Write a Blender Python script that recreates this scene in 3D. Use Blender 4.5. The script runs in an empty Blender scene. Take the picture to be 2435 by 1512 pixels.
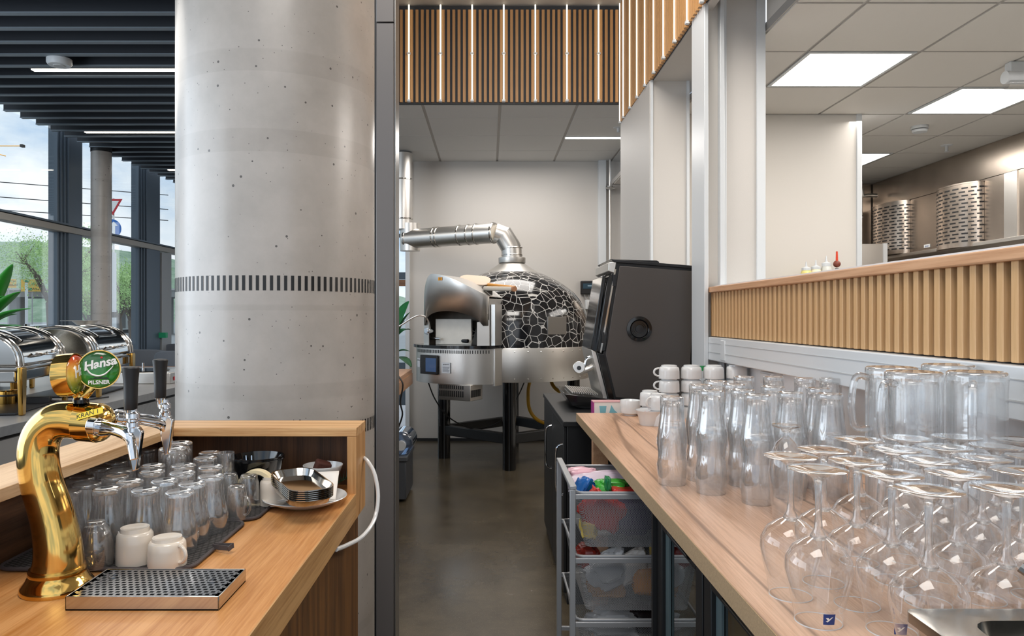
import bpy, math, random
from math import sin, cos, pi, radians, sqrt
from mathutils import Vector, Matrix
random.seed(7)
SC = bpy.context.scene
COL = SC.collection
EYE, FPX, VX, VY = 1.35, 1735.0, 1163.0, 752.0
# ------------------------------------------------------------------ camera, world, light, exposure
cd = bpy.data.cameras.new('camera'); cam = bpy.data.objects.new('camera', cd); COL.objects.link(cam)
cam.location = (0, 0, EYE); cam.rotation_euler = (pi/2, 0, 0)
cd.sensor_width = 36; cd.lens = 36*FPX/2435
cd.shift_x = (1217.5-VX)/2435; cd.shift_y = -(756-VY)/2435
cd.clip_start = 0.02; cd.clip_end = 2000
SC.camera = cam
SC.view_settings.view_transform = 'Standard'; SC.view_settings.look = 'None'
SC.view_settings.gamma = 1; SC.view_settings.use_curve_mapping = False
SC.view_settings.exposure = 0.40
cy = SC.cycles
cy.use_denoising = True
cy.max_bounces = 14; cy.transmission_bounces = 12; cy.transparent_max_bounces = 40
cy.use_adaptive_sampling = True; cy.adaptive_threshold = .02; cy.diffuse_bounces = 4; cy.glossy_bounces = 5; cy.sample_clamp_indirect = 6; cy.blur_glossy = 0.5
cy.caustics_reflective = False

def world():
    w = bpy.data.worlds.new('sky'); SC.world = w; w.use_nodes = True
    n, l = w.node_tree.nodes, w.node_tree.links
    n.clear()
    out = n.new('ShaderNodeOutputWorld'); bg = n.new('ShaderNodeBackground')
    tc = n.new('ShaderNodeTexCoord'); mp = n.new('ShaderNodeMapping'); mp.inputs['Scale'].default_value = (1, 1, 2.2)
    no = n.new('ShaderNodeTexNoise'); no.inputs['Scale'].default_value = 3.2; no.inputs['Detail'].default_value = 6
    no.inputs['Roughness'].default_value = .58
    cr = n.new('ShaderNodeValToRGB')
    cr.color_ramp.elements[0].position = .40; cr.color_ramp.elements[0].color = (.45, .60, .80, 1)
    cr.color_ramp.elements[1].position = .60; cr.color_ramp.elements[1].color = (.95, .97, 1, 1)
    e = cr.color_ramp.elements.new(.5); e.color = (.72, .80, .89, 1)
    l.new(tc.outputs['Generated'], mp.inputs[0]); l.new(mp.outputs[0], no.inputs[0]); l.new(no.outputs[0], cr.inputs[0])
    l.new(cr.outputs[0], bg.inputs[0]); bg.inputs[1].default_value = WORLD_STRENGTH
    l.new(bg.outputs[0], out.inputs[0])
WORLD_STRENGTH = 1.0
world()

def area(name, loc, sx, sy, power, color=(1, 1, 1), rot=(0, 0, 0)):
    L = bpy.data.lights.new(name, 'AREA'); L.shape = 'RECTANGLE'; L.size = sx if not rot[1] else sy; L.size_y = sy if not rot[1] else sx
    L.energy = power; L.color = color
    o = bpy.data.objects.new(name, L); COL.objects.link(o); o.location = loc; o.rotation_euler = rot
    return o
area('bar_ceiling_light', (-.2, .2, 3.7), 1.6, 1.2, 44, (1, .95, .89))
area('aisle_ceiling_light', (.2, 3.2, 3.7), 1.2, 1.2, 44, (1, .95, .89), (radians(25), 0, 0))
area('pizza_room_ceiling_light', (.2, 6.9, 2.98), 1.3, .9, 20, (1, .95, .9))
area('kitchen_ceiling_light', (2.6, 3.0, 2.70), 1.6, 1.0, 40, (1, .95, .90))
area('window_daylight', (-4.15, 1.2, 1.9), 4.6, 2.6, 100, (.80, .90, 1), (0, -pi/2, 0))
area('kitchen_back_fill', (3.1, 5.6, 2.70), 1.2, 1.6, 26, (1, .95, .90))  # unseen area light added to brighten the far part of the kitchen
area('dining_ceiling_light', (-3.0, 4.6, 3.02), 1.6, 3.0, 30, (1, .95, .88))

# ------------------------------------------------------------------ helpers
def at(x, y, Y): return Vector(((x-VX)*Y/FPX, Y, EYE-(y-VY)*Y/FPX))
def onz(x, y, z):
    Y = FPX*(EYE-z)/(y-VY); return Vector(((x-VX)*Y/FPX, Y, z))

class G:
    def __init__(s): s.v = []; s.f = []
    def add(s, vs, fs):
        b = len(s.v); s.v += [tuple(p) for p in vs]; s.f += [tuple(i+b for i in f) for f in fs]; return s
    def box(s, x0, x1, y0, y1, z0, z1, M=None):
        vs = [Vector(p) for p in ((x0,y0,z0),(x1,y0,z0),(x1,y1,z0),(x0,y1,z0),(x0,y0,z1),(x1,y0,z1),(x1,y1,z1),(x0,y1,z1))]
        if M: vs = [M @ p for p in vs]
        return s.add(vs, ((0,3,2,1),(4,5,6,7),(0,1,5,4),(1,2,6,5),(2,3,7,6),(3,0,4,7)))
    def cyl(s, p0, p1, r0, r1=None, n=24, caps=True):
        r1 = r0 if r1 is None else r1
        p0, p1 = Vector(p0), Vector(p1); d = (p1-p0).normalized()
        a = d.orthogonal().normalized(); b = d.cross(a)
        vs = []
        for p, r in ((p0, r0), (p1, r1)):
            for i in range(n):
                t = 2*pi*i/n; vs.append(p + a*cos(t)*r + b*sin(t)*r)
        fs = [(i, (i+1) % n, n+(i+1) % n, n+i) for i in range(n)]
        if caps: fs += [tuple(range(n-1, -1, -1)), tuple(range(n, 2*n))]
        return s.add(vs, fs)
    def lathe(s, prof, n=32, c=(0,0,0), flute=None, M=None, closed=False):
        c = Vector(c); vs = []
        for (r, z) in prof:
            for i in range(n):
                t = 2*pi*i/n; rr = r
                if flute and flute[2] <= z <= flute[3]:
                    k = sin(pi*(z-flute[2])/(flute[3]-flute[2])); rr = r*(1+flute[1]*k*cos(flute[0]*t))
                p = Vector((rr*cos(t), rr*sin(t), z))
                if M: p = M @ p
                vs.append(p + c)
        fs = []; m = len(prof)
        for j in range(m-1 if not closed else m):
            a, b = j*n, ((j+1) % m)*n
            for i in range(n):
                k = (i+1) % n
                fs.append((a+i, a+k, b+k, b+i))
        if not closed:
            if prof[0][0] > 1e-6: fs.append(tuple(range(n-1, -1, -1)))
            if prof[-1][0] > 1e-6: fs.append(tuple(range((m-1)*n, m*n)))
        return s.add(vs, fs)
    def shell(s, prof, n=32, c=(0,0,0), flute=None, M=None):   # open profile, no caps
        b = len(s.f); s.lathe(prof, n, c, flute, M)
        s.f = [f for f in s.f if len(f) == 4]
        return s
    def tube(s, pts, r, n=12, smooth=0, caps=True):
        pts = [Vector(p) for p in pts]; m = len(pts)
        rs = list(r) if isinstance(r, (list, tuple)) else [r]*m
        if smooth:
            q, qr = [], []
            for i in range(m-1):
                p0, p1, p2, p3 = pts[max(i-1,0)], pts[i], pts[i+1], pts[min(i+2,m-1)]
                for k in range(smooth):
                    t = k/smooth
                    q.append(.5*((2*p1)+(p2-p0)*t+(2*p0-5*p1+4*p2-p3)*t*t+(3*p1-p0-3*p2+p3)*t**3))
                    qr.append(rs[i]*(1-t)+rs[i+1]*t)
            q.append(pts[-1]); qr.append(rs[-1]); pts, rs = q, qr; m = len(pts)
        T = [(pts[min(i+1,m-1)]-pts[max(i-1,0)]).normalized() for i in range(m)]
        a = T[0].orthogonal().normalized(); vs = []
        for i in range(m):
            a = (a-T[i]*a.dot(T[i])).normalized(); b = T[i].cross(a)
            for k in range(n):
                t = 2*pi*k/n; vs.append(pts[i]+a*cos(t)*rs[i]+b*sin(t)*rs[i])
        fs = []
        for i in range(m-1):
            for k in range(n):
                fs.append((i*n+k, i*n+(k+1) % n, (i+1)*n+(k+1) % n, (i+1)*n+k))
        if caps: fs += [tuple(range(n-1,-1,-1)), tuple(range((m-1)*n, m*n))]
        return s.add(vs, fs)
    def prism(s, poly, a0, a1, axis='y'):   # poly of 2D points extruded along axis
        def P(u, v, w): return {'y': (u, w, v), 'x': (w, u, v), 'z': (u, v, w)}[axis]
        n = len(poly)
        vs = [P(u, v, a0) for u, v in poly]+[P(u, v, a1) for u, v in poly]
        fs = [tuple(range(n)), tuple(range(2*n-1, n-1, -1))]+[(i, n+i, n+(i+1) % n, (i+1) % n) for i in range(n)]
        return s.add(vs, fs)
    def sph(s, c, r, n=16, m=10, sc=(1,1,1)):
        c = Vector(c); prof = [(r*sin(pi*j/m), -r*cos(pi*j/m)) for j in range(m+1)]
        prof[0] = (1e-5, -r); prof[-1] = (1e-5, r)
        M = Matrix.Diagonal((*sc, 1)); return s.lathe(prof, n, c, M=M)
    def xf(s, M):
        s.v = [tuple(M @ Vector(p)) for p in s.v]; return s

def wloc(p):
    v = Vector((0,0,0))
    while p is not None: v += p.location; p = p.parent
    return v

def build(name, g, mat, parent=None, smooth=True, bev=0, angle=35, seg=2):
    off = wloc(parent)
    me = bpy.data.meshes.new(name)
    me.from_pydata([(p[0]-off.x, p[1]-off.y, p[2]-off.z) for p in g.v], [], g.f)
    me.validate(); me.update()
    import bmesh
    bm = bmesh.new(); bm.from_mesh(me); bmesh.ops.recalc_face_normals(bm, faces=bm.faces); bm.to_mesh(me); bm.free()
    if mat: me.materials.append(mat)
    if smooth:
        me.shade_smooth(); me.set_sharp_from_angle(angle=radians(angle))
    o = bpy.data.objects.new(name, me); COL.objects.link(o); o.parent = parent
    if bev:
        b = o.modifiers.new('bevel', 'BEVEL'); b.width = bev; b.segments = seg; b.limit_method = 'ANGLE'; b.angle_limit = radians(40)
    return o

def tag(o, label=None, cat=None, group=None, kind=None):
    if label: o['label'] = label
    if cat: o['category'] = cat
    if group: o['group'] = group
    if kind: o['kind'] = kind
    return o

def thing(name, label, cat, loc=(0,0,0), group=None):
    o = bpy.data.objects.new(name, None); COL.objects.link(o); o.location = loc; o.empty_display_size = .05
    return tag(o, label, cat, group)

def kids(o): return [c for c in bpy.data.objects if c.parent == o]
def snapshot(root):
    return (root, [(c, [(g, []) for g in kids(c)]) for c in kids(root)])
def dup(snap, loc, rotz=0, label=None, group=None, cat=None, scale=None):
    root, ch = snap
    r = root.copy(); COL.objects.link(r); r.location = loc; r.rotation_euler = (0, 0, rotz)
    if scale: r.scale = scale if hasattr(scale, '__len__') else (scale,)*3
    tag(r, label, cat, group)
    for c, gs in ch:
        k = c.copy(); COL.objects.link(k); k.parent = r
        for g, _ in gs:
            d = g.copy(); COL.objects.link(d); d.parent = k
    return r
def inst(src, name, loc, parent, rot=(0,0,0), scale=(1,1,1)):
    o = bpy.data.objects.new(name, src.data if hasattr(src, 'data') else src); COL.objects.link(o)
    o.parent = parent; o.location = Vector(loc)-wloc(parent); o.rotation_euler = rot; o.scale = scale
    return o
def struct(name, g, m, parent=None, **k):
    o = build(name, g, m, parent, **k)
    if parent is None: o['kind'] = 'structure'
    return o
def sroot(name, loc=(0,0,0)):
    o = bpy.data.objects.new(name, None); COL.objects.link(o); o.location = loc; o['kind'] = 'structure'; return o

def textmesh(name, txt, size, mat, parent, M, ext=.0004, shear=0, align='CENTER', bold=0):
    cu = bpy.data.curves.new(name, 'FONT'); cu.body = txt; cu.size = size; cu.extrude = ext; cu.shear = shear
    cu.align_x = align; cu.align_y = 'CENTER'; cu.offset = bold; cu.resolution_u = 3
    t = bpy.data.objects.new(name, cu); COL.objects.link(t)
    bpy.context.view_layer.update()
    me = bpy.data.meshes.new_from_object(t.evaluated_get(bpy.context.evaluated_depsgraph_get()))
    bpy.data.objects.remove(t)
    me.transform(Matrix.Translation(-wloc(parent)) @ M); me.materials.clear(); me.materials.append(mat); me.name = name
    o = bpy.data.objects.new(name, me); COL.objects.link(o); o.parent = parent
    return o
def frame(origin, xdir, ydir):   # matrix with local x,y in-plane, z normal
    x = Vector(xdir).normalized(); y = Vector(ydir); z = x.cross(y).normalized(); y = z.cross(x)
    return Matrix(((x.x,y.x,z.x,origin[0]),(x.y,y.y,z.y,origin[1]),(x.z,y.z,z.z,origin[2]),(0,0,0,1)))

# ------------------------------------------------------------------ materials
def s2l(c):
    return tuple((v/12.92 if v <= .04045 else ((v+.055)/1.055)**2.4) for v in c)
def hexc(h): return s2l(tuple(int(h[i:i+2], 16)/255 for i in (0,2,4)))
def newmat(name):
    m = bpy.data.materials.new(name); m.use_nodes = True
    return m, m.node_tree.nodes, m.node_tree.links, m.node_tree.nodes['Principled BSDF']
def M_(name, col, rough=.5, metal=0, bump=0, bscale=200, var=0, vscale=8, coat=0, spec=None, emit=None, est=0, aniso=None):
    m, n, l, b = newmat(name)
    c = hexc(col) if isinstance(col, str) else col
    b.inputs['Base Color'].default_value = (*c, 1); b.inputs['Roughness'].default_value = rough; b.inputs['Metallic'].default_value = metal
    if coat: b.inputs['Coat Weight'].default_value = coat; b.inputs['Coat Roughness'].default_value = .08
    if spec is not None: b.inputs['Specular IOR Level'].default_value = spec
    if emit: b.inputs['Emission Color'].default_value = (*emit, 1); b.inputs['Emission Strength'].default_value = est
    tc = n.new('ShaderNodeTexCoord')
    if bump:
        no = n.new('ShaderNodeTexNoise'); no.inputs['Scale'].default_value = bscale; no.inputs['Detail'].default_value = 3
        mp = n.new('ShaderNodeMapping')
        if aniso: mp.inputs['Scale'].default_value = aniso
        l.new(tc.outputs['Object'], mp.inputs[0]); l.new(mp.outputs[0], no.inputs[0])
        bu = n.new('ShaderNodeBump'); bu.inputs['Strength'].default_value = bump; bu.inputs['Distance'].default_value = .002
        l.new(no.outputs[0], bu.inputs['Height']); l.new(bu.outputs[0], b.inputs['Normal'])
    if var:
        no = n.new('ShaderNodeTexNoise'); no.inputs['Scale'].default_value = vscale; no.inputs['Detail'].default_value = 5
        l.new(tc.outputs['Object'], no.inputs[0])
        mx = n.new('ShaderNodeMix'); mx.data_type = 'RGBA'
        mx.inputs[6].default_value = (*[v*(1-var) for v in c], 1); mx.inputs[7].default_value = (*[min(1, v*(1+var)) for v in c], 1)
        l.new(no.outputs[0], mx.inputs[0]); l.new(mx.outputs[2], b.inputs['Base Color'])
    return m

def wood(name, light, dark, axis='y', scale=1.0, rough=.45, contrast=(.35,.65), crack=None, rings=7, line=.5, bump=.15):
    m, n, l, b = newmat(name); b.inputs['Roughness'].default_value = rough
    tc = n.new('ShaderNodeTexCoord'); mp = n.new('ShaderNodeMapping')
    k = {'x': (.07,1,1), 'y': (1,.07,1), 'z': (1,1,.07)}[axis]
    mp.inputs['Scale'].default_value = tuple(v*scale for v in k)
    l.new(tc.outputs['Object'], mp.inputs[0])
    # cathedral rings
    big = n.new('ShaderNodeTexNoise'); big.inputs['Scale'].default_value = 3.2; big.inputs['Detail'].default_value = 2; l.new(mp.outputs[0], big.inputs[0])
    mu = n.new('ShaderNodeMath'); mu.operation = 'MULTIPLY'; mu.inputs[1].default_value = rings*6.28*2; l.new(big.outputs[0], mu.inputs[0])
    sn = n.new('ShaderNodeMath'); sn.operation = 'SINE'; l.new(mu.outputs[0], sn.inputs[0])
    # fine fibres
    mp2 = n.new('ShaderNodeMapping'); k2 = {'x': (.03,1,1), 'y': (1,.03,1), 'z': (1,1,.03)}[axis]
    mp2.inputs['Scale'].default_value = tuple(v*scale for v in k2); l.new(tc.outputs['Object'], mp2.inputs[0])
    fi = n.new('ShaderNodeTexNoise'); fi.inputs['Scale'].default_value = 170; fi.inputs['Detail'].default_value = 4; fi.inputs['Roughness'].default_value = .7
    l.new(mp2.outputs[0], fi.inputs[0])
    a1 = n.new('ShaderNodeMath'); a1.operation = 'MULTIPLY_ADD'; a1.inputs[1].default_value = .12*line*2; a1.inputs[2].default_value = 0; l.new(sn.outputs[0], a1.inputs[0])
    a2 = n.new('ShaderNodeMath'); a2.operation = 'ADD'; l.new(a1.outputs[0], a2.inputs[0]); l.new(fi.outputs[0], a2.inputs[1])
    cr = n.new('ShaderNodeValToRGB'); cr.color_ramp.elements[0].position = contrast[0]; cr.color_ramp.elements[1].position = contrast[1]
    cr.color_ramp.elements[0].color = (*hexc(dark), 1); cr.color_ramp.elements[1].color = (*hexc(light), 1)
    l.new(a2.outputs[0], cr.inputs[0]); last = cr.outputs[0]
    if crack:
        mp3 = n.new('ShaderNodeMapping'); mp3.inputs['Scale'].default_value = {'x': (.05,1,1), 'y': (1,.05,1), 'z': (1,1,.05)}[axis]; mp3.inputs['Rotation'].default_value = (0,0,.05)
        l.new(tc.outputs['Object'], mp3.inputs[0])
        nn = n.new('ShaderNodeTexNoise'); nn.inputs['Scale'].default_value = 7.5; nn.inputs['Detail'].default_value = 1.5; l.new(mp3.outputs[0], nn.inputs[0])
        sb = n.new('ShaderNodeMath'); sb.operation = 'SUBTRACT'; sb.inputs[1].default_value = .52; l.new(nn.outputs[0], sb.inputs[0])
        ab = n.new('ShaderNodeMath'); ab.operation = 'ABSOLUTE'; l.new(sb.outputs[0], ab.inputs[0])
        c2 = n.new('ShaderNodeValToRGB'); c2.color_ramp.elements[0].position = .004; c2.color_ramp.elements[0].color = (.7,.7,.7,1)
        c2.color_ramp.elements[1].position = .022; c2.color_ramp.elements[1].color = (0,0,0,1); l.new(ab.outputs[0], c2.inputs[0])
        mx = n.new('ShaderNodeMix'); mx.data_type = 'RGBA'; l.new(c2.outputs[0], mx.inputs[0]); l.new(last, mx.inputs[6]); mx.inputs[7].default_value = (*hexc(crack), 1)
        last = mx.outputs[2]
    l.new(last, b.inputs['Base Color'])
    bu = n.new('ShaderNodeBump'); bu.inputs['Strength'].default_value = bump; bu.inputs['Distance'].default_value = .001
    l.new(fi.outputs[0], bu.inputs['Height']); l.new(bu.outputs[0], b.inputs['Normal'])
    return m

def glassmat(name, real=.5, tint=(.97,.985,.98), base=.05, ior=1.45, edge=.9, power=3.5, rough=0.0, bright_mix=0):
    m, n, l, b = newmat(name); n.remove(b); out = n['Material Output']
    lw = n.new('ShaderNodeLayerWeight'); lw.inputs['Blend'].default_value = .5
    pw = n.new('ShaderNodeMath'); pw.operation = 'POWER'; pw.inputs[1].default_value = power; l.new(lw.outputs['Facing'], pw.inputs[0])
    ma = n.new('ShaderNodeMath'); ma.operation = 'MULTIPLY_ADD'; ma.inputs[1].default_value = edge; ma.inputs[2].default_value = base; l.new(pw.outputs[0], ma.inputs[0])
    tr = n.new('ShaderNodeBsdfTransparent'); tr.inputs[0].default_value = (*tint, 1)
    gl = n.new('ShaderNodeBsdfGlossy'); gl.inputs['Roughness'].default_value = max(.02, rough); gl.inputs[0].default_value = (1,1,1,1)
    mx = n.new('ShaderNodeMixShader'); l.new(ma.outputs[0], mx.inputs[0]); l.new(tr.outputs[0], mx.inputs[1]); l.new(gl.outputs[0], mx.inputs[2])
    if bright_mix:
        df = n.new('ShaderNodeBsdfDiffuse'); df.inputs[0].default_value = (.93, .95, .97, 1)  # white diffuse mixed in so the glass looks brighter, like caught light
        mh = n.new('ShaderNodeMixShader'); mh.inputs[0].default_value = bright_mix; l.new(mx.outputs[0], mh.inputs[1]); l.new(df.outputs[0], mh.inputs[2]); mx = mh
    if real > 0:
        g = n.new('ShaderNodeBsdfGlass'); g.inputs['IOR'].default_value = ior; g.inputs['Roughness'].default_value = rough; g.inputs[0].default_value = (*tint, 1)
        m2 = n.new('ShaderNodeMixShader'); m2.inputs[0].default_value = real; l.new(mx.outputs[0], m2.inputs[1]); l.new(g.outputs[0], m2.inputs[2])
        l.new(m2.outputs[0], out.inputs[0])
    else: l.new(mx.outputs[0], out.inputs[0])
    return m
def emis(name, col, st):
    m, n, l, b = newmat(name); n.remove(b); e = n.new('ShaderNodeEmission'); e.inputs[0].default_value = (*col, 1); e.inputs[1].default_value = st
    l.new(e.outputs[0], n['Material Output'].inputs[0]); return m

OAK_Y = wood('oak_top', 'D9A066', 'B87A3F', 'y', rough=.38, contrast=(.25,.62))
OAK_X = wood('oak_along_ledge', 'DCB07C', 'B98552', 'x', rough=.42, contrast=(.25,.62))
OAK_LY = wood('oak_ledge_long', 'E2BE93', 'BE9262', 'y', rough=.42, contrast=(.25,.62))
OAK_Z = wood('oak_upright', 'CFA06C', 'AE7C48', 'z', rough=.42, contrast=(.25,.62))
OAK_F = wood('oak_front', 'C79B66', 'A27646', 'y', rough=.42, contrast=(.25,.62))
WALNUT = wood('walnut_backing', '6E4A2E', '3F2817', 'z', rough=.5, contrast=(.25,.7))
WALNUT_D = wood('walnut_side', '7A5126', '4A2E12', 'z', rough=.5, contrast=(.25,.7))
RUSTIC = wood('rustic_oak_laminate', 'D8B093', 'B08768', 'y', rough=.36, contrast=(.25,.66), crack='7A5C46', line=.6, rings=4)
SLAT = wood('slat_oak', 'DDB68A', 'C29763', 'z', rough=.5, contrast=(.2,.7), line=.2)
SLAT_B = wood('slat_oak_brown', 'C2925E', 'A67A4A', 'z', rough=.5, contrast=(.2,.7), line=.2)
RAIL = wood('rail_oak', 'D3A57F', 'BB8A64', 'y', rough=.42, contrast=(.2,.65), line=.4)
CHIP = M_('chipboard_edge', 'A98F6E', .8, bump=.3, bscale=300, var=.25, vscale=180)
TABLEWOOD = wood('table_wood', 'A9754E', '85573A', 'x', rough=.4)
WHITE_WALL = M_('white_wall_panel', 'C9C4BE', .55, bump=.12, bscale=260)
WHITE_WARM = M_('warm_white_wall', 'DAD4CC', .6, bump=.05, bscale=300)
WHITE_MET = M_('white_metal', 'D5D8DA', .35)
TRIMGREY = M_('pale_grey_trim', 'BFC0C0', .4)
TILE = M_('ceiling_tile', 'D9D4CD', .8, bump=.2, bscale=300)
TILE_B = M_('ceiling_tile_pale', 'D9D8D5', .8, bump=.2, bscale=300)
GRID = M_('ceiling_grid', 'A9A5A0', .5)
BLACKM = M_('black_baffle', '23272E', .5, bump=.3, bscale=900)
BLACK = M_('black_plastic', '16171A', .3)
BLACKSAT = M_('black_satin', '131416', .45)
BLACKGL = M_('black_gloss', '0E0F11', .12, coat=.3)
DARKFR = M_('anthracite_frame', '5C6975', .42, metal=.1)
STEEL = M_('brushed_steel', 'D9D6D1', .36, metal=1, bump=.12, bscale=60, aniso=(6,6,.05), var=.08, vscale=3)
STEEL_H = M_('polished_steel', 'C9C6C1', .09, metal=1)
STEEL_D = M_('steel_smudged', 'B3A79B', .27, metal=.9, var=.25, vscale=4)
STEEL_P = M_('steel_post', '8A8784', .3, metal=.8)
STEEL_G = M_('steel_grey_paint', '6F6A67', .38, metal=.3)
CHROME = M_('chrome', 'D8DADD', .06, metal=1)
GOLD = M_('brass_gold', 'DDB566', .09, metal=1)
GOLD_D = M_('brass_leg', 'C79B4E', .16, metal=1)
ALU = M_('grey_alu', 'A9ABAE', .35, metal=.5)
PORC = M_('white_porcelain', 'DDDEDE', .15, coat=.3)
PORC_W = M_('cream_porcelain', 'E3D7C8', .15, coat=.3)
STONE = M_('grey_stone_top', '8F8E8D', .35, var=.12, vscale=14)
STONE_E = M_('concrete_edge', '8B8F93', .6, var=.2, vscale=40)
GREYPAN = M_('grey_panel', 'A3A4A4', .5)
MATM = None
RUBBER = M_('grey_piping', '4E4849', .8)
FELT = M_('grey_felt', '6A7078', .95, bump=.4, bscale=700, var=.1, vscale=300)
CHWOOD = M_('chair_wood', 'B98460', .45)
LEAF = M_('leaf_green', '2F8A2C', .35, var=.35, vscale=9)
LEAF_D = M_('leaf_dark', '22663A', .35, var=.35, vscale=9)
PAPER = M_('white_paper', 'EFE9E2', .7)
BEIGE = M_('tape_beige', 'E6D6B0', .6)
YEL = M_('yellow_hose', 'D9A21C', .4)
YLAB = M_('yellow_label', 'E8CC3A', .5)
ORANGE = M_('warning_orange', 'E39A1F', .5)
WHITEP = M_('white_print', 'F1F1EE', .5)
BLUEP = M_('blue_print', '1E4A8C', .4)
REDP = M_('red_print', 'C8202A', .4)
GREENP = M_('green_disc', '2C7A2E', .2, coat=.5)
BROWNIE = M_('brownie', '4A2318', .8, bump=.8, bscale=120)
GL = glassmat('clear_glass', .20, tint=(.994,.997,.998), base=.11, edge=.85, power=2.2, bright_mix=.032)
GLW = glassmat('thin_wine_glass', .0, tint=(.988,.992,.993), base=.05, edge=.85, power=2.3, bright_mix=.012)
GLS = glassmat('solid_glass', .5, tint=(.994,.997,.998), base=.12, bright_mix=.06)
GLR = glassmat('rim_glass', .0, tint=(.99,.995,.995), base=.35, edge=.5, bright_mix=.6)  # bright rim glints put in as white diffuse
GLWIN = glassmat('window_pane', .0, tint=(.95,.97,.97), base=.04, edge=.6, power=4)
GLD = glassmat('dark_lid_glass', .0, tint=(.12,.12,.12), base=.25, edge=.6, power=3)
FGLASS = glassmat('fridge_glass', .0, tint=(.55,.66,.66), base=.18, edge=.6, power=3)
LAMPW = emis('lamp_panel', (1, .96, .90), 7.0)
LAMPL = emis('lamp_line', (1, .93, .82), 5.0)
LED = emis('led_strip_glow', (1, .90, .72), 1.9)

def concrete(name, c1, c2):
    m, n, l, b = newmat(name); b.inputs['Roughness'].default_value = .30; b.inputs['Coat Weight'].default_value = .25; b.inputs['Coat Roughness'].default_value = .22
    tc = n.new('ShaderNodeTexCoord')
    no = n.new('ShaderNodeTexNoise'); no.inputs['Scale'].default_value = 3; no.inputs['Detail'].default_value = 8; no.inputs['Roughness'].default_value = .65
    l.new(tc.outputs['Object'], no.inputs[0])
    cr = n.new('ShaderNodeValToRGB'); cr.color_ramp.elements[0].position = .3; cr.color_ramp.elements[0].color = (*hexc(c2), 1)
    cr.color_ramp.elements[1].position = .7; cr.color_ramp.elements[1].color = (*hexc(c1), 1); l.new(no.outputs[0], cr.inputs[0])
    # pour bands
    sp = n.new('ShaderNodeSeparateXYZ'); l.new(tc.outputs['Object'], sp.inputs[0])
    wv = n.new('ShaderNodeTexNoise'); wv.inputs['Scale'].default_value = 1.0; wv.noise_dimensions = '1D'
    zz = n.new('ShaderNodeMath'); zz.operation = 'MULTIPLY'; zz.inputs[1].default_value = 7; l.new(sp.outputs[2], zz.inputs[0]); l.new(zz.outputs[0], wv.inputs['W'])
    c3 = n.new('ShaderNodeValToRGB'); c3.color_ramp.elements[0].position = .60; c3.color_ramp.elements[0].color = (1,1,1,1); c3.color_ramp.elements[1].position = .63; c3.color_ramp.elements[1].color = (.92,.915,.91,1)
    l.new(wv.outputs[0], c3.inputs[0])
    mxb = n.new('ShaderNodeMix'); mxb.data_type = 'RGBA'; mxb.blend_type = 'MULTIPLY'; mxb.inputs[0].default_value = 1
    l.new(cr.outputs[0], mxb.inputs[6]); l.new(c3.outputs[0], mxb.inputs[7]); last = mxb.outputs[2]
    hs = []
    for sc, th in ((26, .055), (60, .05), (14, .03)):
        vo = n.new('ShaderNodeTexVoronoi'); vo.inputs['Scale'].default_value = sc
        l.new(tc.outputs['Object'], vo.inputs[0])
        # only some cells carry a pit
        wn = n.new('ShaderNodeTexWhiteNoise'); l.new(vo.outputs['Position'], wn.inputs[0])
        gt = n.new('ShaderNodeMath'); gt.operation = 'GREATER_THAN'; gt.inputs[1].default_value = .70; l.new(wn.outputs[0], gt.inputs[0])
        sz = n.new('ShaderNodeMath'); sz.operation = 'MULTIPLY'; sz.inputs[1].default_value = th*2.3; l.new(wn.outputs[0], sz.inputs[0])
        lt = n.new('ShaderNodeMath'); lt.operation = 'LESS_THAN'; l.new(vo.outputs['Distance'], lt.inputs[0]); l.new(sz.outputs[0], lt.inputs[1])
        mu = n.new('ShaderNodeMath'); mu.operation = 'MULTIPLY'; l.new(gt.outputs[0], mu.inputs[0]); l.new(lt.outputs[0], mu.inputs[1]); hs.append(mu)
        mx = n.new('ShaderNodeMix'); mx.data_type = 'RGBA'; l.new(mu.outputs[0], mx.inputs[0]); l.new(last, mx.inputs[6]); mx.inputs[7].default_value = (.10,.09,.08,1)
        last = mx.outputs[2]
    l.new(last, b.inputs['Base Color'])
    bu = n.new('ShaderNodeBump'); bu.inputs['Strength'].default_value = .25; bu.inputs['Distance'].default_value = .003
    l.new(no.outputs[0], bu.inputs['Height']); l.new(bu.outputs[0], b.inputs['Normal'])
    return m
CONC = concrete('concrete', 'BDB6AF', 'A39D96')

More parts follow.
